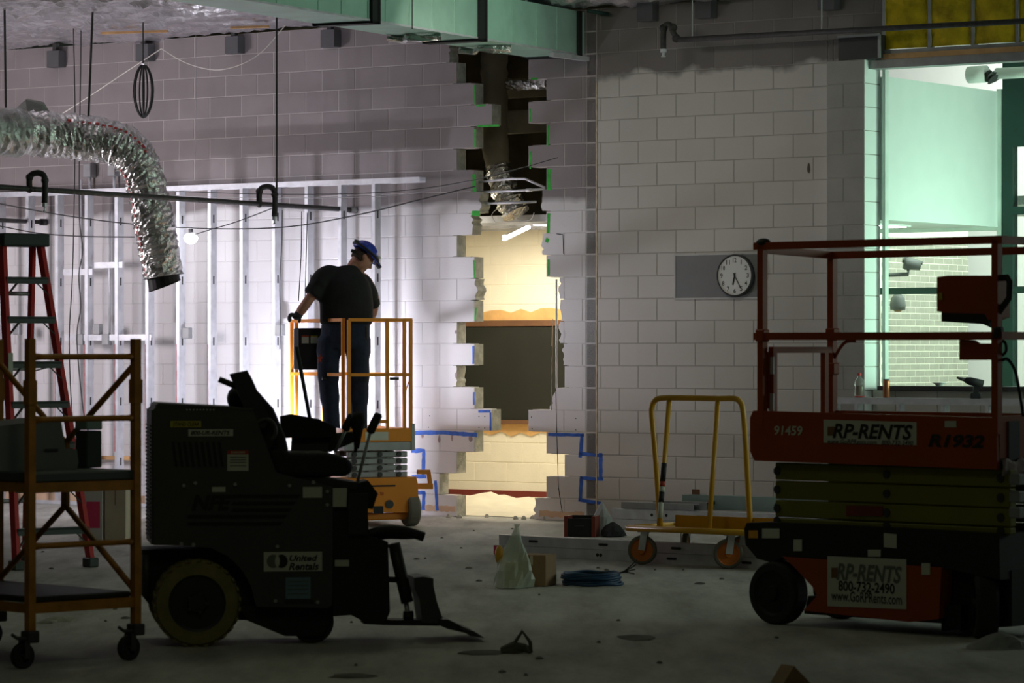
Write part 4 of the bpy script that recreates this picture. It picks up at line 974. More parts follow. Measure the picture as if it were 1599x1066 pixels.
def worker():
    Y0 = 30.42; base = pix(538, 690, Y0); zd = MZ + .002
    e = bpy.data.objects.new('person', None); link(e); e.location = (base.x, Y0, zd)
    tag(e, 'person in black shirt, dark trousers and blue hard hat standing on the lift looking down', 'person')
    off = Vector(e.location)
    P = lambda x, y, dy=0.0: tuple(pix(x, y, Y0+dy) - off)
    def loft(mb, secs, n=18):                    # stacked horizontal ellipses
        b = len(mb.v)
        for (c, rx, ry) in secs:
            for k in range(n):
                a = 6.28318*k/n; mb.v.append((c[0]+rx*math.cos(a), c[1]+ry*math.sin(a), c[2]))
        for i in range(len(secs)-1):
            for k in range(n): mb.f.append((b+i*n+k, b+i*n+(k+1)%n, b+(i+1)*n+(k+1)%n, b+(i+1)*n+k))
        mb.f.append(tuple(b+k for k in range(n-1, -1, -1))); mb.f.append(tuple(b+(len(secs)-1)*n+k for k in range(n)))
    # head frame: looks to the right, down and a little away
    Hc = Vector(P(566, 402, .03)); rot = Matrix.Rotation(R(20), 3, 'Z') @ Matrix.Rotation(R(38), 3, 'Y')
    def H(x, y, z): v = rot @ Vector((x, y, z)); return tuple(Hc + v)
    # body: one continuous skin
    b = MB()
    loft(b, [(P(540, 524), .16, .11), (P(540, 480), .17, .11), (P(541, 440, .01), .18, .11), (P(545, 424, .02), .10, .07)])
    b.tube([P(546, 428, .02), P(553, 414, .03), P(561, 404, .03)], [.065, .058, .06], 14)
    pts = [(x*.098, y*.076, z*.118) for (x, y, z) in [(math.sin(math.pi*i/10)*math.cos(6.28318*k/16), math.sin(math.pi*i/10)*math.sin(6.28318*k/16), math.cos(math.pi*i/10)) for i in range(11) for k in range(16)]]
    q = len(b.v)
    for (x, y, z) in pts:
        if z < 0: x *= 1 - .12*(-z/.118); x += .012*(-z/.118); y *= 1 - .25*(-z/.118)
        b.v.append(H(x, y, z))
    for i in range(10):
        for k in range(16): b.f.append((q+i*16+k, q+(i+1)*16+k, q+(i+1)*16+(k+1)%16, q+i*16+(k+1)%16))
    b.tube([H(.088, 0, .025), H(.104, 0, -.005), H(.118, 0, -.028), H(.095, 0, -.040)], [.010, .012, .016, .010], 8)      # nose
    b.tube([H(.075, -.025, -.066), H(.094, 0, -.066), H(.075, .025, -.066)], [.008, .011, .008], 8)                        # lips
    b.tube([H(.06, -.02, -.10), H(.082, 0, -.103), H(.06, .02, -.10)], [.018, .022, .018], 8)                             # chin
    b.tube([H(.083, -.045, .028), H(.093, 0, .03), H(.083, .045, .028)], [.010, .012, .010], 8)                           # brow
    for s in (-1, 1):
        b.tube([H(-.012, s*.078, .022), H(-.006, s*.088, .0), H(-.004, s*.080, -.032)], [.014, .020, .010], 8)            # ears
    sl, el, wl_ = P(508, 430, -.02), P(485, 464, -.08), P(468, 488, -.06)
    b.tube(smooth_path([P(530, 432, 0), sl, P(497, 447, -.05), el, P(476, 477, -.08), wl_, P(465, 494, -.05)], 4), [.07]*4+[.068]*4+[.056]*4+[.046]*4+[.045]*4+[.036]*4+[.03], 12)
    sr, er, wr = P(572, 442, .10), P(583, 480, .22), P(568, 508, .40)
    b.tube(smooth_path([P(550, 434, .05), sr, er, wr, P(560, 512, .47)], 4), [.07]*4+[.062]*4+[.048]*4+[.034]*4+[.03], 12)
    for x in (516, 560): b.tube([P(x, 530), P(x-2, 600, .01), P(x-1, 668)], [.08, .055, .042], 12)
    remesh(b.build('body', 'skin', e, True), .010, 2)
    for s in (-1, 1):
        m = MB(); m.ball(H(.084, s*.034, .008), (.012, .010, .009), 8, 6); m.build('eye', 'clock_face', e, True)
    # hair below the hat
    m = MB(); q = []
    for i in range(7):
        for k in range(13):
            a = R(95) + R(170)*k/12; el_ = R(62 + 52*i/6); q.append(H(1.045*.098*math.sin(el_)*math.cos(a), 1.05*.078*math.sin(el_)*math.sin(a), 1.03*.118*math.cos(el_)))
    m.add(q, [(i*13+k, i*13+k+1, (i+1)*13+k+1, (i+1)*13+k) for i in range(6) for k in range(12)]); hr = m.build('hair', 'hair', e, True)
    so = hr.modifiers.new('thick', 'SOLIDIFY'); so.thickness = .008; so.offset = 1
    # hard hat: shell, brim peak, strap, headlamp
    m = MB(); n, k2 = 24, 8; q = []
    for i in range(k2+1):
        el_ = R(90*i/k2)
        for k in range(n):
            a = 6.28318*k/n; q.append(H(-.006+.134*math.sin(el_)*math.cos(a), .112*math.sin(el_)*math.sin(a), .042+.112*math.cos(el_)))
    m.add(q, [(i*n+k, (i+1)*n+k, (i+1)*n+(k+1)%n, i*n+(k+1)%n) for i in range(k2) for k in range(n)])
    hat = m.build('hard_hat', 'hat_blue', e, True); so = hat.modifiers.new('thick', 'SOLIDIFY'); so.thickness = .006
    m = MB(); q = []
    for k in range(13):
        a = R(-75 + 150*k/12); ca, sa = math.cos(a), math.sin(a); q += [H(-.006+.130*ca, .110*sa, .046), H(-.006+(.130+.060*max(0, ca))*ca, .112*sa, .034)]
    m.add(q, [(2*k, 2*k+1, 2*k+3, 2*k+2) for k in range(12)]); pk = m.build('hat_peak', 'hat_blue', hat, True); so = pk.modifiers.new('thick', 'SOLIDIFY'); so.thickness = .006
    m = MB(); m.tube([H(-.006+.139*math.cos(6.28318*k/28), .117*math.sin(6.28318*k/28), .060) for k in range(28)], .011, 6, closed=True); m.build('headlamp_strap', 'black', hat, True)
    m = MB(); m.bar(H(.125, 0, .050), H(.185, 0, .028), .06, .026); m.build('headlamp', 'black', hat)
    m = MB(); m.bar(H(-.13, -.05, .075), H(-.16, -.05, .06), .03, .03); m.build('strap_clip', 'black', hat)
    m = MB(); m.bar(H(-.10, -.045, -.012), H(-.125, -.03, -.022), .04, .03); m.build('suspension_knob', 'black', hat)
    m = MB(); c = H(.108, -.062, .085); m.ball(c, (.016, .012, .016), 10, 6); m.build('hat_sticker', 'label_white', hat)
    # shirt
    m = MB()
    loft(m, [(P(540, 506), .232, .150), (P(541, 494), .240, .155), (P(541, 475), .242, .160), (P(539, 455), .240, .160), (P(537, 440), .225, .150), (P(537, 430, .01), .190, .130), (P(540, 421, .02), .125, .105), (P(547, 414, .03), .075, .075)], 24)
    m.tube(smooth_path([P(526, 434, 0), P(509, 432, -.03), P(496, 448, -.06), P(487, 462, -.08)], 5), [.105]*5+[.100]*5+[.088]*5+[.084], 14)
    m.tube(smooth_path([P(556, 440, .05), P(568, 448, .10), P(577, 466, .17), P(580, 478, .21)], 5), [.105]*5+[.095]*5+[.085]*5+[.08], 14)
    remesh(m.build('t_shirt', 'shirt_black', e, True), .013, 4)
    # trousers
    m = MB()
    loft(m, [(P(538, 545), .215, .135), (P(539, 525), .222, .14), (P(540, 503), .218, .14), (P(540, 496), .21, .135)], 20)
    m.tube(smooth_path([P(516, 528), P(513, 560), P(513, 598, .02), P(516, 632), P(518, 672)], 4), [.115]*4+[.100]*4+[.090]*4+[.078]*4+[.080], 14)
    m.tube(smooth_path([P(559, 528), P(559, 560), P(560, 598, .02), P(560, 632), P(560, 672)], 4), [.115]*4+[.102]*4+[.092]*4+[.080]*4+[.082], 14)
    remesh(m.build('trousers', 'denim', e, True), .013, 4)
    m = MB(); m.rbox(*(lambda a, b: (a[0], b[0], -.08, .06, b[2], a[2]))(P(564, 508), P(575, 542)), .02, 3); m.build('tool_pouch', 'black_soft', e)
    m = MB(); m.rbox(*(lambda a, b: (a[0], b[0], -.03, .02, b[2], a[2]))(P(569, 558), P(572.5, 608)), .006, 2); m.build('tape_holster', 'base_red', e)
    m = MB(); c = P(499.5, 560, -.11)
    m.add([(c[0]+(.020 if k % 2 else .045)*math.sin(k*.6283)*.6, c[1], c[2]+(.020 if k % 2 else .05)*math.cos(k*.6283)) for k in range(10)], [tuple(range(10))]); m.build('star_patch', 'label_red', e)
    for x in (517, 560):
        m = MB(); c = P(x, 690); m.tube([(c[0], -.09, .06), (c[0], -.02, .055), (c[0]+.01, .10, .045), (c[0]+.015, .19, .038)], [.055, .056, .050, .036], 12); m.tube([(c[0], -.02, .06), (c[0], -.01, .16)], .056, 12)
        for i, v in enumerate(m.v): m.v[i] = (v[0], v[1], max(0.0, v[2]))
        remesh(m.build('boot', 'boot', e, True), .012, 2)
    # gloved left hand closed over the rail
    m = MB(); hp = Vector(P(464, 494, -.05))
    m.ball(tuple(hp), (.045, .050, .034), 12, 8); m.tube([P(468, 488, -.06), tuple(hp)], [.042, .036], 12)
    for i, (dy, ln) in enumerate(((-.045, .92), (-.017, 1.0), (.010, .95), (.036, .80))):
        a = hp + Vector((-.02, dy, .016)); m.tube(smooth_path([a, a+Vector((-.035*ln, -.004, .006)), a+Vector((-.055*ln, -.006, -.028*ln)), a+Vector((-.046*ln, -.004, -.068*ln))], 3), [.0125]*9+[.010], 8)
    a = hp + Vector((.02, -.05, 0)); m.tube(smooth_path([a, a+Vector((.012, -.014, -.025)), a+Vector((-.005, -.010, -.055))], 3), [.013]*6+[.010], 8)
    remesh(m.build('left_glove', 'glove_black', e, True), .007, 1)
    m = MB(); hp = Vector(P(560, 512, .49)); m.ball(tuple(hp), (.04, .045, .035), 10, 7)
    for dy in (-.036, -.012, .012, .034): a = hp+Vector((-.02, dy, -.01)); m.tube([a, a+Vector((-.045, .01, -.02)), a+Vector((-.065, .01, -.05))], .011, 8)
    a = hp+Vector((0, -.04, 0)); m.tube([a, a+Vector((-.02, -.03, -.02)), a+Vector((-.045, -.025, -.03))], .012, 8)
    remesh(m.build('right_glove', 'glove_black', e, True), .008, 1)
worker()

# ------------------------------------------------------------------ ride-on floor scraper
SF = Fr(ground(308, 1010), R(9))
def scraper():
    e = SF.root('ride_on_scraper', 'dark grey ride-on floor scraper with seat, levers and front blade', 'machine')
    W = .58; pb = .03
    def pr(name, pts, b0, b1, m, parent=e, at=None):
        mb = MB(); mb.prism(SF.poly(pts, b0 if at is None else at), b0, b1); return mb.build(name, m, parent)
    arch = [(300+0, 852), (330, 856), (356, 868), (378, 890), (392, 915), (400, 946)]
    body = pr('engine_hood', [(240, 851), (239, 640), (246, 632), (395, 640), (414, 690), (432, 738), (520, 760), (519, 944), (512, 949), (404, 947)] + arch[::-1], pb, W, 'scraper_grey')
    pr('hood_top_lip', [(241, 634), (248, 629), (396, 637), (396, 641), (246, 634)], pb-.004, W, 'scraper_grey')
    # radiator grille on the rear end
    x0 = SF.loc(240, 740, pb).x; zt, zb = SF.loc(240, 640, pb).z, SF.loc(240, 850, pb).z
    m = MB(); m.bx(x0-.012, x0-.002, pb+.01, W-.01, zb, zt); gp = m.build('radiator_panel', 'scraper_grey', e)
    m = MB(); n = 30
    for i in range(n): z = zb+.03+(zt-zb-.10)*i/n; m.bx(x0-.018, x0-.012, pb+.05, W-.05, z, z+.010)
    g = m.build('grille_slats', 'scraper_dark', gp); g['kind'] = 'stuff'
    # louvres
    for i in range(9):
        xa = 268+i*9; p = SF.poly([(xa, 690), (xa+4, 690), (xa+9.5, 728), (xa+5.5, 728)], pb-.002); m = MB(); m.prism(p, pb-.006, pb-.001); m.build('louvre', 'black', e)
    # vent holes at the top edge
    for i in range(9): c = SF.loc(292+i*5.2, 639.5, pb); m = MB(); m.lathe([(.004, -.004), (.004, 0)], tuple(c), 8, 'y'); m.build('vent_hole', 'galv', e)
    # labels and lettering
    def lab(name, x0, x1, y0, y1, m, b=pb-.004):
        a, c = SF.loc(x0, y1, b), SF.loc(x1, y0, b); mb = MB(); mb.bx(a.x, c.x, b, b+.003, a.z, c.z); return mb.build(name, m, e)
    def tx(body, x0, x1, y0, y1, m, par, b=pb-.0055, nm='lettering'):
        a, c = SF.loc(x0, y1, b), SF.loc(x1, y0, b); return text(body, nm, m, par, a.x, c.x, a.z, c.z, b)
    l = lab('yellow_label', 266, 314, 657, 667, 'label_yellow'); tx('STAND CLEAR', 270, 311, 659, 665, 'ink', l)
    l = lab('phone_label', 294, 364, 670, 681, 'label_white'); tx('800-UR-RENTS', 298, 359, 672, 679, 'ink', l)
    l = lab('warning_label', 355, 388, 703, 735, 'label_white'); lab('warning_header', 355, 388, 703, 709, 'label_red', pb-.006).parent = l
    tx('DANGER', 361, 383, 704.3, 707.7, 'label_white', l, pb-.0075)
    for y in (713, 717, 721, 726): q = lab('text_line', 359, 384, y, y+1.3, 'ink_soft', pb-.006); q.parent = l
    tx('NFE', 299, 362, 772, 797, 'ink', body, pb-.003)
    for i, y in enumerate((772, 783, 794, 804, 815)):
        p = SF.poly([(364 if i < 3 else 293, y), (470-i*7, y), (465-i*7, y+5), (361 if i < 3 else 293, y+5)], pb-.002); mb = MB(); mb.prism(p, pb-.003, pb-.001); mb.build('stripe', 'ink', body)
    l = lab('rental_plate', 412, 503, 861, 892, 'label_white')
    tx('United', 452, 496, 866, 876, 'ink', l); tx('Rentals', 451, 498, 878, 890, 'ink', l)
    c = SF.loc(433, 876, pb-.005)
    for dx, mm in ((-.022, 'ink_soft'), (.022, 'ink')):      # two overlapping rings
        mb = MB(); pts = []
        for k in range(24): a = 6.28318*k/24; pts.append((c.x+dx+.034*math.cos(a), c.z+.036*math.sin(a)))
        mb.add([(x, c.y+(.0 if dx < 0 else -.0004), z) for x, z in pts], [tuple(range(24))]); mb.build('logo_disc', mm, l)
    mb = MB(); pts = [(c.x+.013*math.cos(6.28318*k/16), c.z+.031*math.sin(6.28318*k/16)) for k in range(16)]; mb.add([(x, c.y-.0008, z) for x, z in pts], [tuple(range(16))]); mb.build('logo_leaf', 'label_white', l)
    l = lab('blue_notice', 446, 485, 901, 935, 'label_blue')
    for y in (907, 913, 919, 926): q = lab('text_line', 450, 481, y, y+1.4, 'ink_soft', pb-.006); q.parent = l
    lab('serial_plate', 331, 352, 760, 768, 'label_white'); lab('rating_plate', 473, 503, 760, 777, 'label_white'); lab('hatch_plate', 445, 490, 936, 942, 'scraper_dark')
    for x, y in ((287, 758), (305, 754), (367, 756), (283, 849), (302, 850), (433, 853), (430, 938), (496, 940), (511, 767), (511, 788), (452, 758), (489, 753)):
        c = SF.loc(x, y, pb); m = MB(); m.lathe([(.009, -.009), (.011, -.004), (.011, 0)], tuple(c), 8, 'y'); m.build('bolt', 'galv_dull', e)
    # rear hitch, axle and wheels
    pr('rear_frame', [(222, 858), (400, 856), (404, 968), (250, 965), (222, 930)], .14, W-.10, 'black')
    a, c = SF.loc(228, 866, .12), SF.loc(228, 930, .12); m = MB(); m.cyl((a.x, .12, a.z), (c.x, .12, c.z), .022, 12); m.build('hydraulic_tank', 'steel_dark', e, True)
    r = .23
    for y in (.075, W-.02):
        t = wheel(e, 'drive_wheel', (0, y, r), r, .15, 'tire_tan', 'scraper_dark', 'y', .66, 40)
        m = MB()
        for k in range(26):
            an = 6.28318*k/26; ca, sa = math.cos(an), math.sin(an); an2 = an+.10
            for s in (-1, 1):
                p = Vector((ca*r*.985, y+s*.035, r+sa*r*.985)); q2 = Vector((math.cos(an2)*r*.985, y+s*.076, r+math.sin(an2)*r*.985)); m.bar(p, q2, .022, .012, up=(ca, 0, sa))
        for i, v in enumerate(m.v): m.v[i] = (v[0], v[1], max(.001, v[2]))
        tr = m.build('tread_lugs', 'tire_tan', t); tr['kind'] = 'stuff'
        for k in range(5):
            an = 6.28318*k/5; m = MB(); m.lathe([(.010, -.09), (.010, -.06)], (math.cos(an)*.05, y, r+math.sin(an)*.05), 8, 'y'); m.build('wheel_nut', 'steel_dark', t)
    # under-frame and front wheels
    pr('under_frame', [(372, 945), (385, 968), (445, 993), (503, 993), (520, 962), (535, 945)], .10, W-.08, 'black')
    for y in (.17, .43):
        c = SF.loc(487, 966, y); wheel(e, 'front_wheel', (c.x, y, .115), .115, .10, 'rubber', 'scraper_dark', 'y')
    # front mast block
    pr('mast_block', [(518, 764), (573, 766), (576, 836), (606, 846), (609, 955), (600, 976), (572, 972), (548, 960), (520, 962)], .06, W-.06, 'black')
    pr('battery_box', [(544, 770), (575, 770), (574, 834), (544, 834)], .03, .30, 'scraper_dark')
    pr('junction_plate', [(517, 762), (542, 762), (541, 791), (517, 791)], .03, .062, 'label_white')
    pr('small_plate', [(523, 874), (545, 874), (545, 884), (523, 884)], .052, .058, 'label_white')
    pr('lever_console', [(545, 758), (575, 750), (590, 770), (582, 795), (560, 792)], .10, .34, 'black')
    def tb(name, pts, r, m, b=.2, n=10, sm=True, parent=e):
        mb = MB(); ps = [tuple(SF.loc(x, y, b)) for x, y in pts]; mb.tube(smooth_path(ps, 5) if sm else ps, r, n); return mb.build(name, m, parent, True)
    tb('hydraulic_hose', [(570, 836), (600, 827), (632, 829), (662, 838)], .026, 'black', .12)
    tb('hydraulic_hose', [(572, 842), (600, 836), (632, 836), (655, 835)], .020, 'black', .2)
    tb('lift_cylinder', [(615, 848), (636, 940)], .034, 'scraper_dark', .25, 12, False); tb('cylinder_rod', [(633, 935), (638, 965)], .014, 'galv', .25, 8, False)
    tb('cylinder_pin', [(630, 962), (645, 962)], .030, 'black', .25, 10, False); tb('cross_tube', [(572, 902), (620, 905)], .016, 'black', .25, 8, False)
    pr('lift_arm', [(565, 962), (610, 968), (690, 968), (690, 977), (610, 976), (568, 974)], .20, .34, 'black'); pr('lift_arm', [(565, 962), (610, 968), (690, 968), (690, 977), (610, 976), (568, 974)], .42, .47, 'black')
    pr('slide_plate', [(647, 902), (661, 900), (677, 903), (677, 914), (682, 938), (694, 974), (660, 972), (655, 935), (648, 918)], .16, .44, 'scraper_grey')
    pr('blade_holder', [(686, 966), (700, 967), (722, 978), (740, 985), (735, 990), (700, 982), (688, 977)], .12, .48, 'scraper_dark')
    pr('blade', [(720, 981), (740, 985), (757, 996), (735, 993)], .08, .52, 'steel_dark')
    # seat
    s = pr('seat_cushion', [(430, 742), (418, 702), (436, 698), (452, 706), (508, 706), (540, 713), (553, 725), (549, 741), (500, 746), (440, 746)], .10, .50, 'black_soft')
    bv = s.modifiers.new('bevel', 'BEVEL'); bv.width = .03; bv.segments = 3
    s = pr('seat_back', [(418, 716), (398, 690), (385, 655), (372, 612), (384, 603), (404, 611), (428, 638), (446, 680), (452, 706), (436, 726)], .12, .48, 'black_soft')
    bv = s.modifiers.new('bevel', 'BEVEL'); bv.width = .03; bv.segments = 3
    m = MB(); c = SF.loc(372, 622, .3); m.ball(tuple(c), (.062, .16, .068), 14, 10); m.build('lumbar_pad', 'black_soft', e, True)
    pr('raised_armrest', [(359, 584), (386, 578), (393, 590), (421, 652), (414, 668), (398, 668), (383, 640)], .05, .10, 'scraper_dark'); tb('armrest_peg', [(342, 592), (374, 605)], .016, 'black', .08, 10, False)
    m = MB(); c = SF.loc(414, 672, .04); m.tube([(c.x+.055*math.cos(a), .045, c.z+.06*math.sin(a)) for a in [R(-60+210*k/14) for k in range(15)]], .012, 8); m.build('armrest_pivot', 'scraper_grey', e, True)
    pr('far_armrest', [(438, 650), (455, 646), (498, 654), (525, 668), (526, 690), (521, 704), (514, 703), (518, 682), (440, 684)], .50, .55, 'black_soft')
    pr('side_console', [(455, 684), (515, 677), (556, 673), (558, 688), (515, 706), (455, 706)], .55, .58, 'scraper_grey'); pr('seat_plate', [(432, 745), (520, 748), (560, 753), (558, 764), (432, 757)], .08, .50, 'scraper_dark')
    # levers
    def lever(pts, grip, b):
        o = tb('lever', pts, .009, 'galv_dull', b, 8, False); mb = MB(); p, q = SF.loc(*grip[0], b), SF.loc(*grip[1], b); mb.tube([p, p.lerp(q, .1), p.lerp(q, .9), q], [.016, .024, .024, .016], 12); mb.build('grip', 'black', o, True)
    lever([(523, 706), (541, 668)], ((538, 672), (551, 647)), .45); lever([(553, 772), (580, 668)], ((577, 676), (592, 645)), .22)
    o = tb('boot_lever', [(555, 706), (558, 672)], .010, 'black', .4, 8, False); mb = MB(); p, q = SF.loc(557, 700, .4), SF.loc(560, 644, .4); mb.tube([p, p.lerp(q, .5), p.lerp(q, .75), q], [.014, .028, .046, .030], 12); mb.build('rubber_boot', 'black_soft', o, True)
    tb('flag_stick', [(463, 541), (485, 660)], .011, 'green_dark_box', .52, 8, False)
scraper()

# ------------------------------------------------------------------ large orange scissor lift at the right
RF = Fr(ground(1205, 975), R(-44))
def big_lift():
    e = RF.root('scissor_lift', 'large dark orange scissor lift with olive arms beside the drywall cart', 'lift')
    Wd = .70
    def pr(name, pts, b0, b1, m, parent=e):
        mb = MB(); mb.prism(RF.poly(pts, b0), b0, b1); return mb.build(name, m, parent)
    L = RF.loc
    # chassis
    pr('chassis', [(1166, 816), (1200, 815), (1300, 819), (1440, 826), (1560, 833), (1562, 905), (1470, 886), (1222, 869), (1205, 878), (1182, 872), (1164, 850), (1162, 826)], .02, Wd-.02, 'black')
    pr('lower_frame', [(1262, 930), (1500, 945), (1500, 985), (1470, 972), (1256, 957)], .05, Wd-.05, 'black')
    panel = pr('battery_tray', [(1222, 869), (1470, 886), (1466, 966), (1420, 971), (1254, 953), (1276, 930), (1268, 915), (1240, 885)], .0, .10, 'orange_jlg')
    pr('front_column', [(1470, 880), (1580, 890), (1580, 978), (1470, 985)], .12, Wd-.12, 'black')
    pr('pothole_guard', [(1256, 953), (1470, 968), (1470, 973), (1256, 958)], .01, Wd-.01, 'black')
    def rect(name, x0, x1, y0, y1, m, par, b=-.003, t=.003, skew=0):
        p = RF.poly([(x0, y1), (x1, y1+skew), (x1, y0+skew), (x0, y0)], b); mb = MB(); mb.prism(p, b, b+t); return mb.build(name, m, par)
    def tx(body, x0, x1, y0, y1, m, par, b, nm='lettering', skew=0.0):
        a, c = L(x0, y1, b), L(x1, y0, b); o = text(body, nm, m, par, a.x, c.x, a.z, c.z, b)
        return o
    l = rect('rental_sign', 1292, 1415, 868, 946, 'label_white', panel, skew=5)
    tx('RP-RENTS', 1306, 1408, 884, 905, 'ink_soft', l, -.0045); tx('800-732-2490', 1309, 1397, 911, 922, 'ink', l, -.0045); tx('www.GoRPRents.com', 1298, 1408, 928, 937, 'ink', l, -.0045)
    rect('dark_mark', 1298, 1308, 886, 902, 'wood_dark', l, -.0042, .0012)  # dark brown patch left of the lettering
    rect('decal', 1190, 1217, 825, 840, 'label_white', e, .014, .003); rect('decal', 1239, 1252, 842, 860, 'label_white', e, .014, .003); rect('decal', 1380, 1400, 832, 854, 'label_white', e, .014, .003, 2); rect('decal', 1355, 1375, 858, 869, 'label_white', e, .014, .003); rect('decal', 1439, 1452, 879, 897, 'label_white', panel, -.004)
    rect('amber_reflector', 1169, 1183, 828, 840, 'amber', e, .012, .006)
    # wheels
    r = .18
    for y in (.06, Wd-.06): wheel(e, 'rear_wheel', (0, y, r), r, .12, 'rubber', 'black', 'y', .72, 32)
    for i, y in enumerate((.10, Wd-.10)):
        a = L(1537, 950, y).x
        t = wheel(e, 'front_wheel', (0, 0, 0), r, .12, 'rubber', 'black', 'x', .72, 32); t.location = (a, y, r); t.rotation_euler = (0, 0, R(44))
    m = MB(); a = L(1537, 900, .1).x; m.cyl((a, .1, .30), (a, .1, .44), .04, 12); m.build('steering_pivot', 'steel_dark', e, True)
    # scissor arms
    zs = [L(1212, y, .08).z for y in (721, 749, 779, 807, 818)]
    x0, x1 = L(1210, 760, .08).x, L(1577, 760, .08).x
    for i in range(4):
        for yy in (.08, Wd-.14):
            m = MB(); m.rbox(x0, x1, yy, yy+.06, zs[i+1]+.002, zs[i]-.004, .006, 1); a = m.build('scissor_arm', 'olive_arm', e)
            if yy < .2:
                for px in (1214, 1385, 1563):
                    q = MB(); xx = L(px, 760, .08).x; q.lathe([(.024, -.008), (.024, 0)], (xx, yy, (zs[i]+zs[i+1])/2), 12, 'y'); q.build('pin', 'steel_dark', a)
    rect('arm_label', 1321, 1378, 789, 805, 'base_red', e, .072, .004, 1)
    for y in (748, 775, 800):
        c = L(1583, y, .08); m = MB(); m.rbox(c.x-.02, c.x+.05, .06, .12, c.z-.03, c.z+.03, .006, 1); m.build('roller_bracket', 'galv_dull', e)
    # platform
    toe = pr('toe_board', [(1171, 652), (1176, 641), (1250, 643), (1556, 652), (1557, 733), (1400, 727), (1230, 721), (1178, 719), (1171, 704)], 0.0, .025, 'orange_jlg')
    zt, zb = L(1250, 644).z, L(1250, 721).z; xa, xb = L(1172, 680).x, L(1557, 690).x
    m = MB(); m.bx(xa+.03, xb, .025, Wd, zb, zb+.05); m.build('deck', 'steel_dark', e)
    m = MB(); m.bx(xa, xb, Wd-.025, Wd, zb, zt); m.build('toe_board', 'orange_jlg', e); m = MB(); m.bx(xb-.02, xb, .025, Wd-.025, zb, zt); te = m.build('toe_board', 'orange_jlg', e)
    m = MB(); m.bx(xb, xb+.006, .10, .20, zb+.02, zt-.03); m.build('end_recess', 'black', te)
    l = rect('rental_sign', 1286, 1431, 655, 691, 'label_white', toe, -.003, .003, 4)
    tx('RP-RENTS', 1300, 1425, 663, 684, 'ink', l, -.0045); tx('www.GoRPRents.com   800-732-2490', 1292, 1426, 688, 692, 'ink', l, -.0045); rect('dark_mark', 1292, 1304, 666, 680, 'wood_dark', l, -.0042, .0012)
    tx('R1932', 1449, 1537, 679, 698, 'ink', toe, -.003); tx('91459', 1209, 1253, 665, 679, 'label_white', toe, -.003); rect('decal', 1475, 1493, 657, 667, 'label_white', toe)
    # guard rails
    s = .042; zr = L(1187, 384).z; zm = L(1187, 525).z; px_, qx = L(1187, 500).x, L(1553, 500).x; zf = zr-.04; fw = .66
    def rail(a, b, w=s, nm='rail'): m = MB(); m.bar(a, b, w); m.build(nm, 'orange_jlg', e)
    rail((px_-.05, .02, zr), (qx+.05, .02, zr)); rail((px_-.05, .02, zm), (qx+.05, .02, zm)); rail((px_, fw, zf), (qx, fw, zf)); rail((px_, fw, zm), (qx, fw, zm))
    for x in (px_, qx): rail((x, .02, zt-.1), (x, .02, zr), s, 'post'); rail((x, fw, zt-.1), (x, fw, zf), s, 'post')
    rail((px_, .02, zr-.02), (px_, fw, zf)); rail((qx, .02, zr), (qx, fw, zr)); rail((qx, .02, zm), (qx, fw, zm))
    for x, b, z in ((px_, .02, zm), (px_, fw, zm+.01), (px_, fw, zt+.24)):
        m = MB(); m.rbox(x-.032, x+.032, b-.03, b+.03, z-.03, z+.04, .006, 1); m.build('sleeve', 'orange_jlg', e)
    c = L(1192, 379, .02); m = MB(); m.ball((c.x, .02, zr+.02), (.05, .03, .025), 12, 8); m.build('rail_cap', 'black', e, True)
    # entry gate on the left end
    zg = L(1203, 546, .06).z; rail((px_+.03, .06, zg), (px_+.03, fw-.06, zg), .036, 'gate_rail')
    rail((px_+.03, .08, zt-.1), (px_+.03, .08, zg), .034, 'gate_post'); rail((px_+.03, fw-.11, zt-.1), (px_+.03, fw-.11, zg), .034, 'gate_post')
    for z in (zg-.09, zg-.30):
        m = MB(); m.bx(px_+.014, px_+.052, .056, .062, z-.05, z+.05); m.build('hinge_plate', 'galv', e)
    pr('document_box', [(1186, 638), (1186, 550), (1202, 549), (1201, 638)], .05, .10, 'orange_jlg')
    m = MB(); m.tube(smooth_path([tuple(L(1302, 560, fw)), tuple(L(1312, 543, fw)), tuple(L(1322, 533, fw)), tuple(L(1336, 532, fw))], 4), .010, 8); m.build('brace', 'orange_jlg', e, True)
    # platform control station
    cb = pr('control_box', [(1463, 432), (1482, 430), (1555, 430), (1555, 495), (1535, 503), (1470, 502), (1470, 487), (1463, 486)], .03, .16, 'orange_jlg')
    m = MB(); m.tube([tuple(L(x, y, .03)) for x, y in ((1557, 434), (1573, 433), (1577, 440), (1576, 465), (1558, 490))], .018, 8); m.build('box_handle', 'black', cb)
    rect('switch_plate', 1466, 1471, 457, 468, 'label_yellow', cb, .025, .004)
    pr('box_base', [(1470, 488), (1537, 490), (1548, 512), (1535, 506), (1472, 502)], .028, .12, 'black')
    pr('mounting_plate', [(1498, 530), (1520, 531), (1528, 536), (1545, 536), (1550, 543), (1556, 545), (1556, 562), (1498, 562)], .03, .05, 'orange_jlg')
    m = MB(); m.tube(smooth_path([tuple(L(x, y, .06)) for x, y in ((1558, 533), (1569, 534), (1571, 548), (1561, 558), (1558, 566), (1572, 560), (1584, 576), (1590, 600), (1598, 650))], 4), .009, 6); m.build('control_cable', 'black', e)
    m = MB(); c = L(1560, 519, .02); m.rbox(c.x-.02, c.x+.03, -.01, .03, c.z-.03, c.z+.03, .008); m.build('clamp', 'black', e)
    # pink rag hanging at the end
    m = MB(); q0 = L(1570, 706, .0); z0 = zb+.02
    n = 12
    for j in range(5):
        for i in range(n+1): m.v.append((xb+.012+.006*math.sin(i*1.9+j), .03+.35*i/n, z0+.02-.022*j+.012*math.sin(i*1.3)))
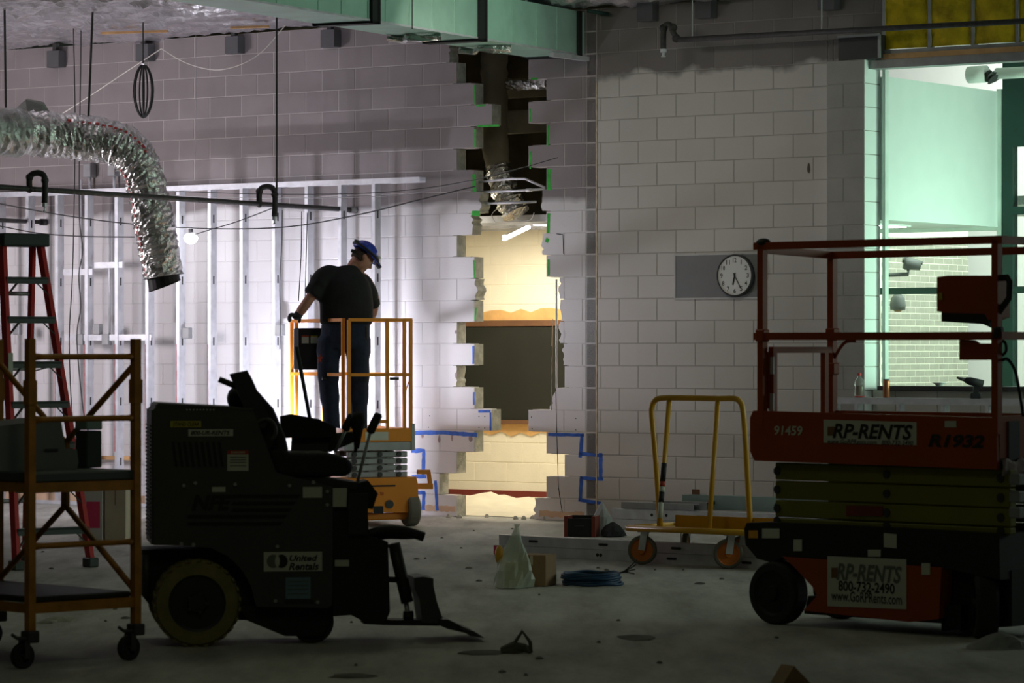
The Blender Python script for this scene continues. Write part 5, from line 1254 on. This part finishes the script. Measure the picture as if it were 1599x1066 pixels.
    for j in range(4):
        for i in range(n): a = j*(n+1)+i; m.f.append((a, a+1, a+n+2, a+n+1))
    o = m.build('pink_rag', 'chip_mauve', None, True); o.location = (RF.o.x, RF.o.y, 0); o.rotation_euler = (0, 0, RF.ang)
    tag(o, 'dusty pink rag hanging on the end of the dark orange lift', 'rag'); so = o.modifiers.new('thick', 'SOLIDIFY'); so.thickness = .006
big_lift()

# ------------------------------------------------------------------ rolling scaffold
def scaffold():
    A, B = ground(47, 1043), ground(212, 1030); ang = math.atan2(B[1]-A[1], B[0]-A[0]); fr = Fr(A, ang); W = math.hypot(B[0]-A[0], B[1]-A[1]); L = 1.20
    e = fr.root('rolling_scaffold', 'yellow rolling scaffold with cross braces standing left of the ride-on scraper', 'scaffold')
    zt = 1.625; r = .020
    Z = lambda y: fr.loc(47, y).z
    for i, (x, y) in enumerate(((0, 0), (W, 0), (0, L), (W, L))):
        m = MB(); m.bar((x, y, .17), (x, y, zt), .040); m.build('post', 'scaffold_yellow', e)
        m = MB(); m.bar((x, y, 1.30), (x, y, 1.42), .050); m.build('post_collar', 'scaffold_yellow', e)
        c = MB(); c.rbox(x-.035, x+.035, y-.035, y+.035, .125, .185, .008); h = c.build('caster_fork', 'steel_dark', e)
        c = MB(); c.bx(x-.05, x-.02, y-.03, y-.022, .05, .14); c.bx(x-.05, x-.02, y+.022, y+.03, .05, .14); c.build('fork_plates', 'steel_dark', h)
        wheel(h, 'caster_wheel', (x-.045, y, .064), .064, .036, 'black', 'steel_dark', 'y', .5, 20)
        c = MB(); c.tube([(x-.02, y-.02, .15), (x-.10, y-.03, .155), (x-.13, y-.03, .175)], .009, 6); c.build('brake_lever', 'steel_dark', h)
    for yy in (0, L):
        for z in (Z(557), Z(655), Z(853)):
            m = MB(); m.tube([(.02, yy, z), (.07, yy, z), (W-.05, yy, z), (W-.02, yy, z)], [.020, .015, .015, .019], 10); m.build('rung', 'scaffold_yellow', e, True)
        for z in (Z(762), Z(950)):
            m = MB(); m.bar((0, yy, z), (W, yy, z), .030, .05); m.build('end_rail', 'scaffold_yellow', e)
    for x in (0, W):
        for z in (Z(762), Z(950)): m = MB(); m.bar((x, 0, z), (x, L, z), .030, .045); m.build('side_rail', 'scaffold_yellow', e)
    # braced truss of the far side, waisted at a plate
    mid = L/2; zp0, zp1 = fr.loc(103, 790, 0).z, fr.loc(103, 690, 0).z
    Yc = fr.world((W, mid, 0)).y; z_at = lambda y: HC + (YH-y)*Yc/F
    z0, z1 = z_at(795), z_at(685); zu, zd = 1.49, .36
    m = MB(); m.bar((W, mid, z0), (W, mid, z1), .05, .02); m.build('waist_plate', 'scaffold_yellow', e)
    for s in (-1, 1):
        m = MB(); m.cyl((W, mid, z1-.02), (W, mid+s*(mid-.02), zu), .016, 8); m.build('brace', 'scaffold_yellow', e, True)
        m = MB(); m.cyl((W, mid, z0+.02), (W, mid+s*(mid-.02), zd), .016, 8); m.build('brace', 'scaffold_yellow', e, True)
    zp = Z(738)
    m = MB(); m.rbox(.01, W-.01, -.01, L, Z(762)+.025, zp, .008, 1); m.build('upper_platform', 'ladder_grey', e)
    m = MB(); m.rbox(.02, W-.02, .01, L, Z(950)+.025, Z(950)+.055, .008, 1); m.build('lower_platform', 'black', e)
    # load on the platform
    g = fr.root('plastic_cover', 'grey curved plastic cover lying on the scaffold platform', 'cover', z=zp)
    a, b = fr.loc(75, 735, .55), fr.loc(-10, 670, .55)
    m = MB(); m.prism([(b.x-.2, .0), (a.x, .0), (a.x+.01, .03), (a.x, .10), (a.x-.07, .105), (a.x-.10, .25), (a.x-.13, .255), (b.x-.2, .22)], .30, .62); m.build('shell', 'grey_panel', g)
    m = MB(); m.bx(a.x-.20, a.x-.12, .296, .2995, .09, .105); m.build('marking', 'ink', g)
    g = fr.root('tall_canister', 'tall dark green box standing on the scaffold platform', 'box', z=zp)
    a, b = fr.loc(125, 735, .42), fr.loc(148, 660, .42); cx = (a.x+b.x)/2
    m = MB(); m.rbox(cx-.05, cx+.05, .36, .46, .0, .19, .006, 1); m.build('box_body', 'green_dark_box', g)
    m = MB(); m.rbox(cx-.052, cx+.052, .358, .462, .195, .245, .006, 1); m.build('box_lid', 'green_channel', g)
scaffold()

# ------------------------------------------------------------------ step ladder
def ladder():
    A, B = ground(25, 890), ground(143, 885); ang = R(36); o = ((A[0]+B[0])/2, (A[1]+B[1])/2); fr = Fr(o, ang)
    e = fr.root('step_ladder', 'tall red fibreglass step ladder standing open behind the scaffold', 'ladder')
    wb, wt, yt, yr, zt = .30, .155, .50, .95, 2.34
    def lp(s, f): return Vector((s*(wb+(wt-wb)*f), yt*f, .03+(zt-.03)*f))
    def rp(s, f): return Vector((s*(.27+(.13-.27)*f), yr+(yt+.07-yr)*f, .03+(zt-.05)*f))
    for s in (-1, 1):
        m = MB(); m.bar(lp(s, 0), lp(s, 1), .032, .075, up=(0, 1, .2)); m.build('front_rail', 'ladder_red', e)
        m = MB(); m.bar(rp(s, 0), rp(s, 1), .028, .055, up=(0, 1, -.2)); m.build('rear_rail', 'ladder_red', e)
        m = MB(); p = lp(s, 0); m.rbox(p.x-.04, p.x+.04, -.05, .06, 0, .07, .008, 1); m.build('front_foot', 'ladder_grey', e)
        m = MB(); p = rp(s, 0); m.rbox(p.x-.035, p.x+.035, p.y-.04, p.y+.04, 0, .06, .008, 1); m.build('rear_foot', 'ladder_grey', e)
    for y in (433, 495, 565, 627, 690, 757, 822):
        z = HC - (y-545)*24.6/F; f = (z-.03)/(zt-.03); a, b = lp(-1, f), lp(1, f)
        m = MB(); m.bx(a.x, b.x, a.y-.05, a.y+.04, z-.012, z+.005); m.bx(a.x, b.x, a.y-.05, a.y-.046, z-.045, z); st = m.build('step', 'ladder_grey', e)
        for s in (-1, 1):
            q = lp(s, f-.055); t = lp(s, f); m = MB(); m.bar((t.x-s*.11, t.y-.03, z-.02), (q.x-s*.01, q.y-.03, q.z), .022, .006); m.build('knee_brace', 'ladder_grey', st)
    for z in (.45, 1.05, 1.43, 1.98):
        f = (z-.03)/(zt-.05); a, b = rp(-1, f), rp(1, f); m = MB(); m.cyl(a, b, .016, 8); m.build('rear_rung', 'galv_dull', e, True)
    for s in (-1, 1): m = MB(); m.bar(lp(s, .62), rp(s, .60), .02, .006); m.build('spreader', 'galv_dull', e)
    m = MB(); m.rbox(-wt-.035, wt+.035, yt-.09, yt+.15, zt-.02, zt+.075, .012); m.build('top_cap', 'green_dark_box', e)
    c = lp(-1, .60); m = MB(); m.bx(c.x-.018, c.x+.018, c.y-.045, c.y-.041, c.z-.13, c.z+.13); m.build('rail_label', 'label_white', e)
ladder()

# ------------------------------------------------------------------ drywall cart
def cart():
    fr = Fr(ground(1003, 882), R(-38))
    e = fr.root('drywall_cart', 'yellow drywall cart with hoop frame and orange casters', 'cart')
    L = fr.loc; zd = L(1000, 825).z; x0, x1 = L(980, 824).x, L(1178, 836).x; D = .58
    m = MB(); m.cyl((x0, 0, zd), (x1, 0, zd), .022, 12); m.build('deck_rail', 'cart_yellow', e, True)
    m = MB(); m.cyl((x0, D, zd), (x1, D, zd), .022, 12); m.build('deck_rail', 'cart_yellow', e, True)
    for x in (x0, x1): m = MB(); m.cyl((x, 0, zd), (x, D, zd), .022, 12); m.build('deck_rail', 'cart_yellow', e, True)
    m = MB(); m.bx(x0+.01, x1-.01, .02, D-.02, zd-.012, zd); m.build('deck_plate', 'cart_yellow', e)
    m = MB(); m.bx(x0+.2, x1-.02, D*.55, D*.55+.02, zd, zd+.09); m.build('kick_board', 'cart_yellow', e)
    b = .30; P = lambda x, y, bb=b: tuple(L(x, y, bb))
    hoop = [P(1031, 815), P(1024, 720), P(1018, 650), P(1018, 636), P(1022, 626), P(1032, 621.5), P(1060, 621), P(1120, 622), P(1146, 622), P(1155, 627), P(1160, 640), P(1164, 690), P(1172, 815)]
    hoop[0] = (hoop[0][0], b, zd); hoop[-1] = (hoop[-1][0], b, zd)
    m = MB(); m.tube(smooth_path(hoop, 4), .021, 12); m.build('hoop_frame', 'cart_yellow', e, True)
    for (xt, xb) in ((1045, 1029), (1121, 1107)):
        p, q = P(xt, 622), L(xb, 832, .03); m = MB(); m.cyl(p, (q.x, .03, zd), .019, 12); t = m.build('strut', 'cart_yellow', e, True)
        if xt < 1100:
            pv, qv = Vector(p), Vector((q.x, .03, zd))
            for f0, f1, mm in ((.50, .64, 'black'), (.64, .68, 'label_red'), (.68, .72, 'label_white'), (.72, .80, 'black'), (.80, .92, 'label_white')):
                m = MB(); m.cyl(pv.lerp(qv, f0), pv.lerp(qv, f1), .0205, 12); m.build('sticker', mm, t, True)
    r = .107
    for i, (px, y, py) in enumerate(((1003, .05, 860), (1137, .05, 866), (1071, .50, 850), (1160, .50, 856))):
        x = L(px, py, y).x
        w = wheel(e, 'caster_wheel', (0, 0, 0), r, .045, 'tire_grey', 'caster_orange', 'y', .78, 28); w.location = (x, y, r); w.rotation_euler = (0, 0, R((25, 45, -60, 20)[i]))
        m = MB(); m.bar((0, -.034, 0), (.02, -.034, zd-r-.025), .05, .006, up=(0, 1, 0)); m.bar((0, .034, 0), (.02, .034, zd-r-.025), .05, .006, up=(0, 1, 0)); m.bx(-.03, .07, -.04, .04, zd-r-.028, zd-r-.015); m.build('caster_fork', 'galv', w)
cart()

# ------------------------------------------------------------------ metal studs and channels on the floor
def channel(fr, name, label, x0, x1, y0, z0, h, dep, m, slots=(), group=None, flip=False, tagc=None):
    """steel stud lying on its edge: web towards the camera, flanges top and bottom"""
    e = fr.root(name, label, 'metal stud', group)
    mb = MB(); mb.bx(x0, x1, y0, y0+.003, z0, z0+h); mb.bx(x0, x1, y0+.003, y0+dep, z0, z0+.003); mb.bx(x0, x1, y0+.003, y0+dep, z0+h-.003, z0+h); mb.build('channel_body', m, e)
    for (sx, w) in slots: q = MB(); q.rbox(sx-w/2, sx+w/2, y0-.0015, y0+.002, z0+h*.38, z0+h*.62, .006, 1) if w > .05 else q.lathe([(.014, -.0015), (.014, .002)], (sx, y0, z0+h*.5), 10, 'y'); q.build('knockout', 'ink', e)
    if tagc: q = MB(); q.bx(x0, x0+.04, y0-.002, y0, z0+.006, z0+h-.006); q.build('pink_tag', tagc, e)
    return e
def stud_piles():
    fr = Fr(ground(776, 866), R(-41)); X = lambda px, y: fr.loc(px, y).x; h = .076
    channel(fr, 'steel_stud', 'long steel stud with pink end tag, lower of the pair behind the plastic bag', X(771, 860), X(771, 860)+3.0, 0, .001, h, .04, 'galv', [(X(933, 861), .03), (X(938, 861), .03), (X(1049, 867), .09), (X(1166, 872), .09)], tagc='paper_pink')
    channel(fr, 'steel_stud', 'long steel stud with oval slots lying on the tagged stud', X(779, 845), X(779, 845)+3.0, 0, .001+h+.002, h, .04, 'galv', [(X(833, 843), .09), (X(942, 847), .09), (X(1056, 851), .09)])
    channel(fr, 'steel_stud', 'dull steel stud lying behind the tagged stud, under the drywall cart', X(790, 860), X(790, 860)+2.9, .06, .001, h, .04, 'galv_dull')
    channel(fr, 'steel_stud', 'dull steel stud on top of the row behind the slotted stud', X(800, 850), X(800, 850)+2.8, .06, .001+h+.002, h, .04, 'galv_dull')
    # bundles by the wall
    def wc(name, label, px, ln, d, z0, h, dep, m, slots=()):
        t = wl(px, 800, d).x; return channel(WF, name, label, t, t+ln, -d, z0, h, dep, m, [(t+s, w) for s, w in slots])
    for i in range(3):
        wc('steel_stud', ('bright steel stud at the bottom front of the bundle by the right wall', 'bright steel stud at the bottom middle of the bundle by the right wall', 'bright steel stud at the bottom back of the bundle by the right wall')[i], 952+i*3, 3.0, .95-.06*i, .004, .085, .05, 'galv', [(.5, .09), (1.1, .09), (1.7, .09)])
        wc('steel_stud', ('bright steel stud at the top front of the bundle by the right wall', 'bright steel stud at the top middle of the bundle by the right wall', 'bright steel stud at the top back of the bundle by the right wall')[i], 958-i*2, 3.0, .95-.06*i, .092, .085, .05, 'galv', [(.4, .05), (.55, .05), (.9, .09), (1.4, .05), (1.6, .09)])
    wc('steel_track', 'dark steel track lying on the bundle, its notched end over the toolbox', 970, .75, .90, .181, .055, .09, 'galv_dull')
    wc('steel_track', 'short grey track piece resting beside the dark notched track', 1020, .55, .80, .181, .07, .09, 'galv_dull')
    wc('green_channel', 'wide grey green channel with square knockout on the stud bundle', 1065, 1.6, .70, .181, .125, .10, 'green_channel', [(.30, .075), (.95, .05)])
    p = wl(1085, 760, .66); e = wroot('steel_bracket', 'small bent steel bracket on top of the green channel', 'bracket')
    m = MB(); m.bx(p.x-.06, p.x+.06, -.66, -.57, .307, .310); m.build('base_leaf', 'galv_dull', e); m = MB(); m.bx(p.x-.03, p.x+.05, -.66, -.657, .310, .355); m.build('upright_leaf', 'wood_dark', e)
stud_piles()

# ------------------------------------------------------------------ boxes, bags, coils and rubble on the floor
def box_thing(name, label, cat, px, py, alpha, l1, l2, h, mats):
    """box with its near upright edge at the pixel; l1 runs left, l2 runs right and back"""
    fr = Fr(ground(px, py), alpha); e = fr.root(name, label, cat)
    return fr, e
def floor_items():
    # cardboard box by the plastic bag
    fr = Fr(ground(852, 916), R(-20)); e = fr.root('cardboard_box', 'small dark cardboard box beside the knotted plastic bag', 'box'); l1, l2, h = .20, .22, .205
    m = MB(); m.rbox(-l1, 0, 0, l2, .001, h, .004, 1); m.build('carton', 'cardboard', e)
    m = MB(); m.bx(-l1*.55, -l1*.45, -.0012, l2*.5, h*.7, h+.001); m.build('tape', 'cardboard_pale', e)
    for s in (0, 1): m = MB(); m.bx(-l1+.002+s*l1*.5, -l1*.5-.002+s*l1*.5, .002, l2-.002, h+.0005, h+.003); m.build('flap', 'cardboard', e)
    # plastic bag with a yellow item
    g = ground(800, 918); e = bpy.data.objects.new('plastic_bag', None); link(e); e.location = (g[0], g[1], 0); tag(e, 'clear knotted plastic bag with yellow contents beside a cardboard box', 'bag')
    rnd = random.Random(11); mb = MB(); n = 22; prof = [(.10, .0), (.128, .01), (.125, .06), (.115, .12), (.10, .18), (.078, .24), (.05, .30), (.026, .36), (.012, .40), (.02, .42)]
    for i, (r, z) in enumerate(prof):
        for k in range(n):
            a = 6.28318*k/n; rr = r*(1+.16*math.sin(3*a+i*.7)+rnd.uniform(-.09, .09)); mb.v.append((rr*math.cos(a)+.03*(z/.4)*(1 if z > .2 else 0), rr*math.sin(a)*.8, z))
    for i in range(len(prof)-1):
        for k in range(n): mb.f.append((i*n+k, i*n+(k+1)%n, (i+1)*n+(k+1)%n, (i+1)*n+k))
    mb.build('bag_film', 'bag_plastic', e)
    m = MB(); m.ball((-.085, -.02, .22), (.03, .04, .065), 12, 8); m.build('orange_bottle', 'bag_yellow', e, True)
    m = MB(); m.rbox(-.05, .07, -.05, .05, .012, .17, .02); m.build('yellow_packet', 'label_yellow', e)
    # coil of blue cable
    g = ground(924, 913); e = bpy.data.objects.new('blue_cable_coil', None); link(e); e.location = (g[0], g[1], 0); tag(e, 'flat coil of dark blue cable on the floor with frayed end', 'cable coil')
    for i in range(6):
        m = MB(); rx = .195*(1-.035*(i % 3)); ox = rnd.uniform(-.012, .012)
        m.tube([(ox+rx*math.cos(6.28318*k/36), rx*.9*math.sin(6.28318*k/36), .012+.013*i+.004*math.sin(k*.9+i)) for k in range(36)], .011, 6, closed=True); m.build('loop', 'cable_blue', e, True)
    for i in range(4):
        m = MB(); m.tube(smooth_path([(.05, .02, .085), (.17, .0, .08), (.23, -.01, .085+.006*i), (.285+.006*i, -.02, .075+.032*i)], 4), .004, 6); m.build('frayed_wire', 'cable', e)
    # open tool box and grey bag by the wall
    fr = Fr(ground(881, 838), R(-14)); e = fr.root('tool_box', 'open black tool box with dark red ends in front of the wall', 'tool box'); h = .175
    m = MB(); m.bx(.03, .235, 0, .012, .002, h-.02); m.build('front_panel', 'black', e); m = MB(); m.bx(.03, .235, .17, .182, .002, h); m.build('back_panel', 'black', e)
    m = MB(); m.bx(.03, .235, .012, .17, .002, .012); m.build('bottom_panel', 'black', e)
    for x in (0, .235): m = MB(); m.bx(x, x+.03, -.004, .186, .001, h); m.build('end_panel', 'base_red', e)
    m = MB(); m.bx(.09, .17, -.003, .0, .09, .10); m.build('latch', 'steel_dark', e)
    def bag(name, label, px, py, prof, m, k=1.0):
        g = ground(px, py); mb = MB(); n = 18
        for i, (r, z) in enumerate(prof):
            for q in range(n):
                a = 6.28318*q/n; rr = r*(1+.15*math.sin(2*a+i)+rnd.uniform(-.1, .1)); mb.v.append((rr*math.cos(a), rr*math.sin(a)*k, z))
        for i in range(len(prof)-1):
            for q in range(n): mb.f.append((i*n+q, i*n+(q+1)%n, (i+1)*n+(q+1)%n, (i+1)*n+q))
        o = mb.build(name, m); o.location = (g[0], g[1], 0.001); return tag(o, label, 'bag' if 'bag' in name else 'sheet')
    bag('grey_bag', 'grey translucent bag slumped beside the black tool box', 940, 836, [(.05, 0), (.075, .01), (.08, .08), (.07, .16), (.045, .22), (.015, .27), (.003, .285)], 'bag_grey')
    bag('black_bag', 'black crumpled bag between the grey bag and the stud bundle', 957, 838, [(.07, 0), (.10, .01), (.09, .05), (.06, .09), (.02, .12), (.002, .125)], 'black_soft')
    # white carton with pink notice, tan carton
    fr = Fr(ground(162, 846), R(-12)); e = fr.root('white_carton', 'tall white carton with a pink notice behind the red ladder', 'box')
    m = MB(); m.rbox(-.215, -.012, 0, .2, .001, .475, .004, 1); m.build('carton', 'box_white', e); a, b = fr.loc(135, 824), fr.loc(156, 783); m = MB(); m.bx(a.x, b.x, -.0015, -.0003, a.z, b.z); m.build('pink_notice', 'paper_pink', e)
    for s in (0, 1): m = MB(); m.bx(-.213+s*.1, -.115+s*.1, .002, .198, .4755, .478); m.build('flap', 'box_white', e)
    e = fr.root('tan_carton', 'tall tan carton standing against the white carton', 'box'); m = MB(); m.rbox(.005, .185, .01, .19, .001, .47, .004, 1); m.build('carton', 'cardboard_pale', e)
    m = MB(); m.bx(.09, .10, .0095, .19, .30, .4712); m.build('tape', 'cardboard', e)
    # long grey sheet with curled end behind the scaffold
    g = Fr(ground(0, 952), R(4)); e = g.root('insulation_sheet', 'long grey foam sheet with curled end lying under the scaffold', 'sheet')
    L_ = g.loc(178, 935, .2).x; mb = MB(); n, k = 30, 14
    for i in range(n+1):
        f = i/n; x = -1.0+(L_+1.0)*f; w = .42*(1-.15*f**6); hh = (.17-.05*f)*(1 if f < .85 else max(.25, 1-((f-.85)/.15)**2*.7))
        for j in range(k+1):
            a = math.pi*j/k; mb.v.append((x+.03*math.sin(a*2), .32-w*.5*math.cos(a), .002+hh*math.sin(a)**.6*(1+.03*math.sin(i*.8))))
    for i in range(n):
        for j in range(k): a = i*(k+1)+j; mb.f.append((a, a+1, a+k+2, a+k+1))
    mb.f.append(tuple(n*(k+1)+j for j in range(k+1))); mb.build('foam_skin', 'tarp_grey', e, True)
    m = MB(); m.tube(smooth_path([(L_-.02, .3, .05), (L_+.05, .28, .02), (L_+.10, .26, .03), (L_+.14, .25, .02)], 4), .006, 6); m.build('tie_cord', 'cable', e)
    # crumpled plastic by the wheel of the big lift
    bag('plastic_wrap', 'crumpled clear plastic wrap at the front wheel of the dark orange lift', 1562, 1012, [(.17, 0), (.15, .012), (.11, .04), (.07, .065), (.03, .08), (.003, .085)], 'bag_grey', .7)
    # bent wire bracket, wedge, rubble
    g = ground(808, 1020); e = bpy.data.objects.new('bent_bracket', None); link(e); e.location = (g[0], g[1], 0); tag(e, 'bent rusty bracket standing up from rubble on the floor', 'debris')
    m = MB(); m.tube([(-.06, 0, .008), (-.02, .01, .045), (.025, 0, .115), (.065, -.01, .06), (.07, 0, .006)], .010, 6); m.build('bent_bar', 'debris', e)
    m = MB(); m.tube([(-.08, .02, .01), (-.02, .0, .03), (.04, .03, .02), (.07, .0, .01)], [.02, .03, .022, .012], 7, jit=.4)
    for i, v in enumerate(m.v): m.v[i] = (v[0], v[1], max(.0005, v[2]))
    m.build('rubble_lump', 'debris', e)
    fr = Fr(ground(1240, 1068), R(10)); m = MB(); m.prism([(-.06, 0), (.09, 0), (.0, .085)], 0, .12); o = m.build('wood_wedge', 'cardboard'); o.location = (fr.o.x, fr.o.y, 0.001); o.rotation_euler.z = R(25); tag(o, 'brown wedge shaped offcut on the dark floor in front of the lift', 'offcut')
    def chip(px, py, w, d_, h, m, label, name='rubble_chip', group=None):
        g = ground(px, py); mb = MB(); n = 7
        for z, s in ((0, 1), (h*.6, .8), (h, .35)):
            for k in range(n): a = 6.28318*k/n; q = s*rnd.uniform(.7, 1.15); mb.v.append((w/2*q*math.cos(a), d_/2*q*math.sin(a), z))
        for i in range(2):
            for k in range(n): mb.f.append((i*n+k, i*n+(k+1)%n, (i+1)*n+(k+1)%n, (i+1)*n+k))
        mb.f.append(tuple(2*n+k for k in range(n))); mb.f.append(tuple(range(n-1, -1, -1)))
        o = mb.build(name, m); o.location = (g[0], g[1], .0005); tag(o, label, 'rubble', group)
    chip(95, 968, .20, .30, .022, 'debris_pale', 'pale heap of scraped glue behind the scaffold casters', 'scraped_heap'); chip(75, 972, .13, .2, .016, 'debris_pale', 'small pale heap of scrapings beside the larger heap', 'scraped_heap')
    chip(748, 1019, .30, .35, .010, 'debris', 'flat dark scraping lying beside the bent bracket', 'flat_scraping'); chip(995, 996, .24, .45, .008, 'debris', 'flat dark patch of scrapings on the open floor', 'flat_scraping'); chip(552, 1056, .26, .3, .012, 'debris', 'dark scrapings on the floor in front of the ride-on scraper', 'flat_scraping')
    G = 'small chips scattered over the floor'; LB = 'small dark rubble chip on the dusty floor'
    for px, py, w in ((650, 873, .05), (664, 872, .025), (732, 887, .06), (934, 887, .03), (947, 890, .05), (1023, 890, .02), (1067, 890, .02), (842, 929, .018), (966, 969, .03), (784, 1049, .05), (821, 1054, .03), (1093, 911, .08), (1127, 904, .04), (549, 972, .02), (556, 1039, .02), (748, 907, .05), (67, 862, .03), (80, 888, .04), (180, 951, .04), (196, 965, .06), (165, 970, .02), (1030, 1035, .04), (842, 1028, .05), (720, 856, .03), (690, 840, .03), (740, 829, .025), (800, 826, .03), (675, 800, .02), (1213, 996, .03), (935, 1003, .03)):
        chip(px, py, w, w*2.2, .010, 'debris', LB, 'rubble_chip', G)
    # concrete crumbs left along the broken edge
    for px, py, w in ((700, 808, .05), (718, 809, .07), (760, 808, .05), (805, 811, .05), (818, 811, .07), (832, 810, .06), (850, 812, .04)):
        chip(px, py, w, w, .035, 'core_grey', 'pale concrete crumb lying along the foot of the broken opening', 'concrete_crumb', 'crumbs along the broken opening')
floor_items()
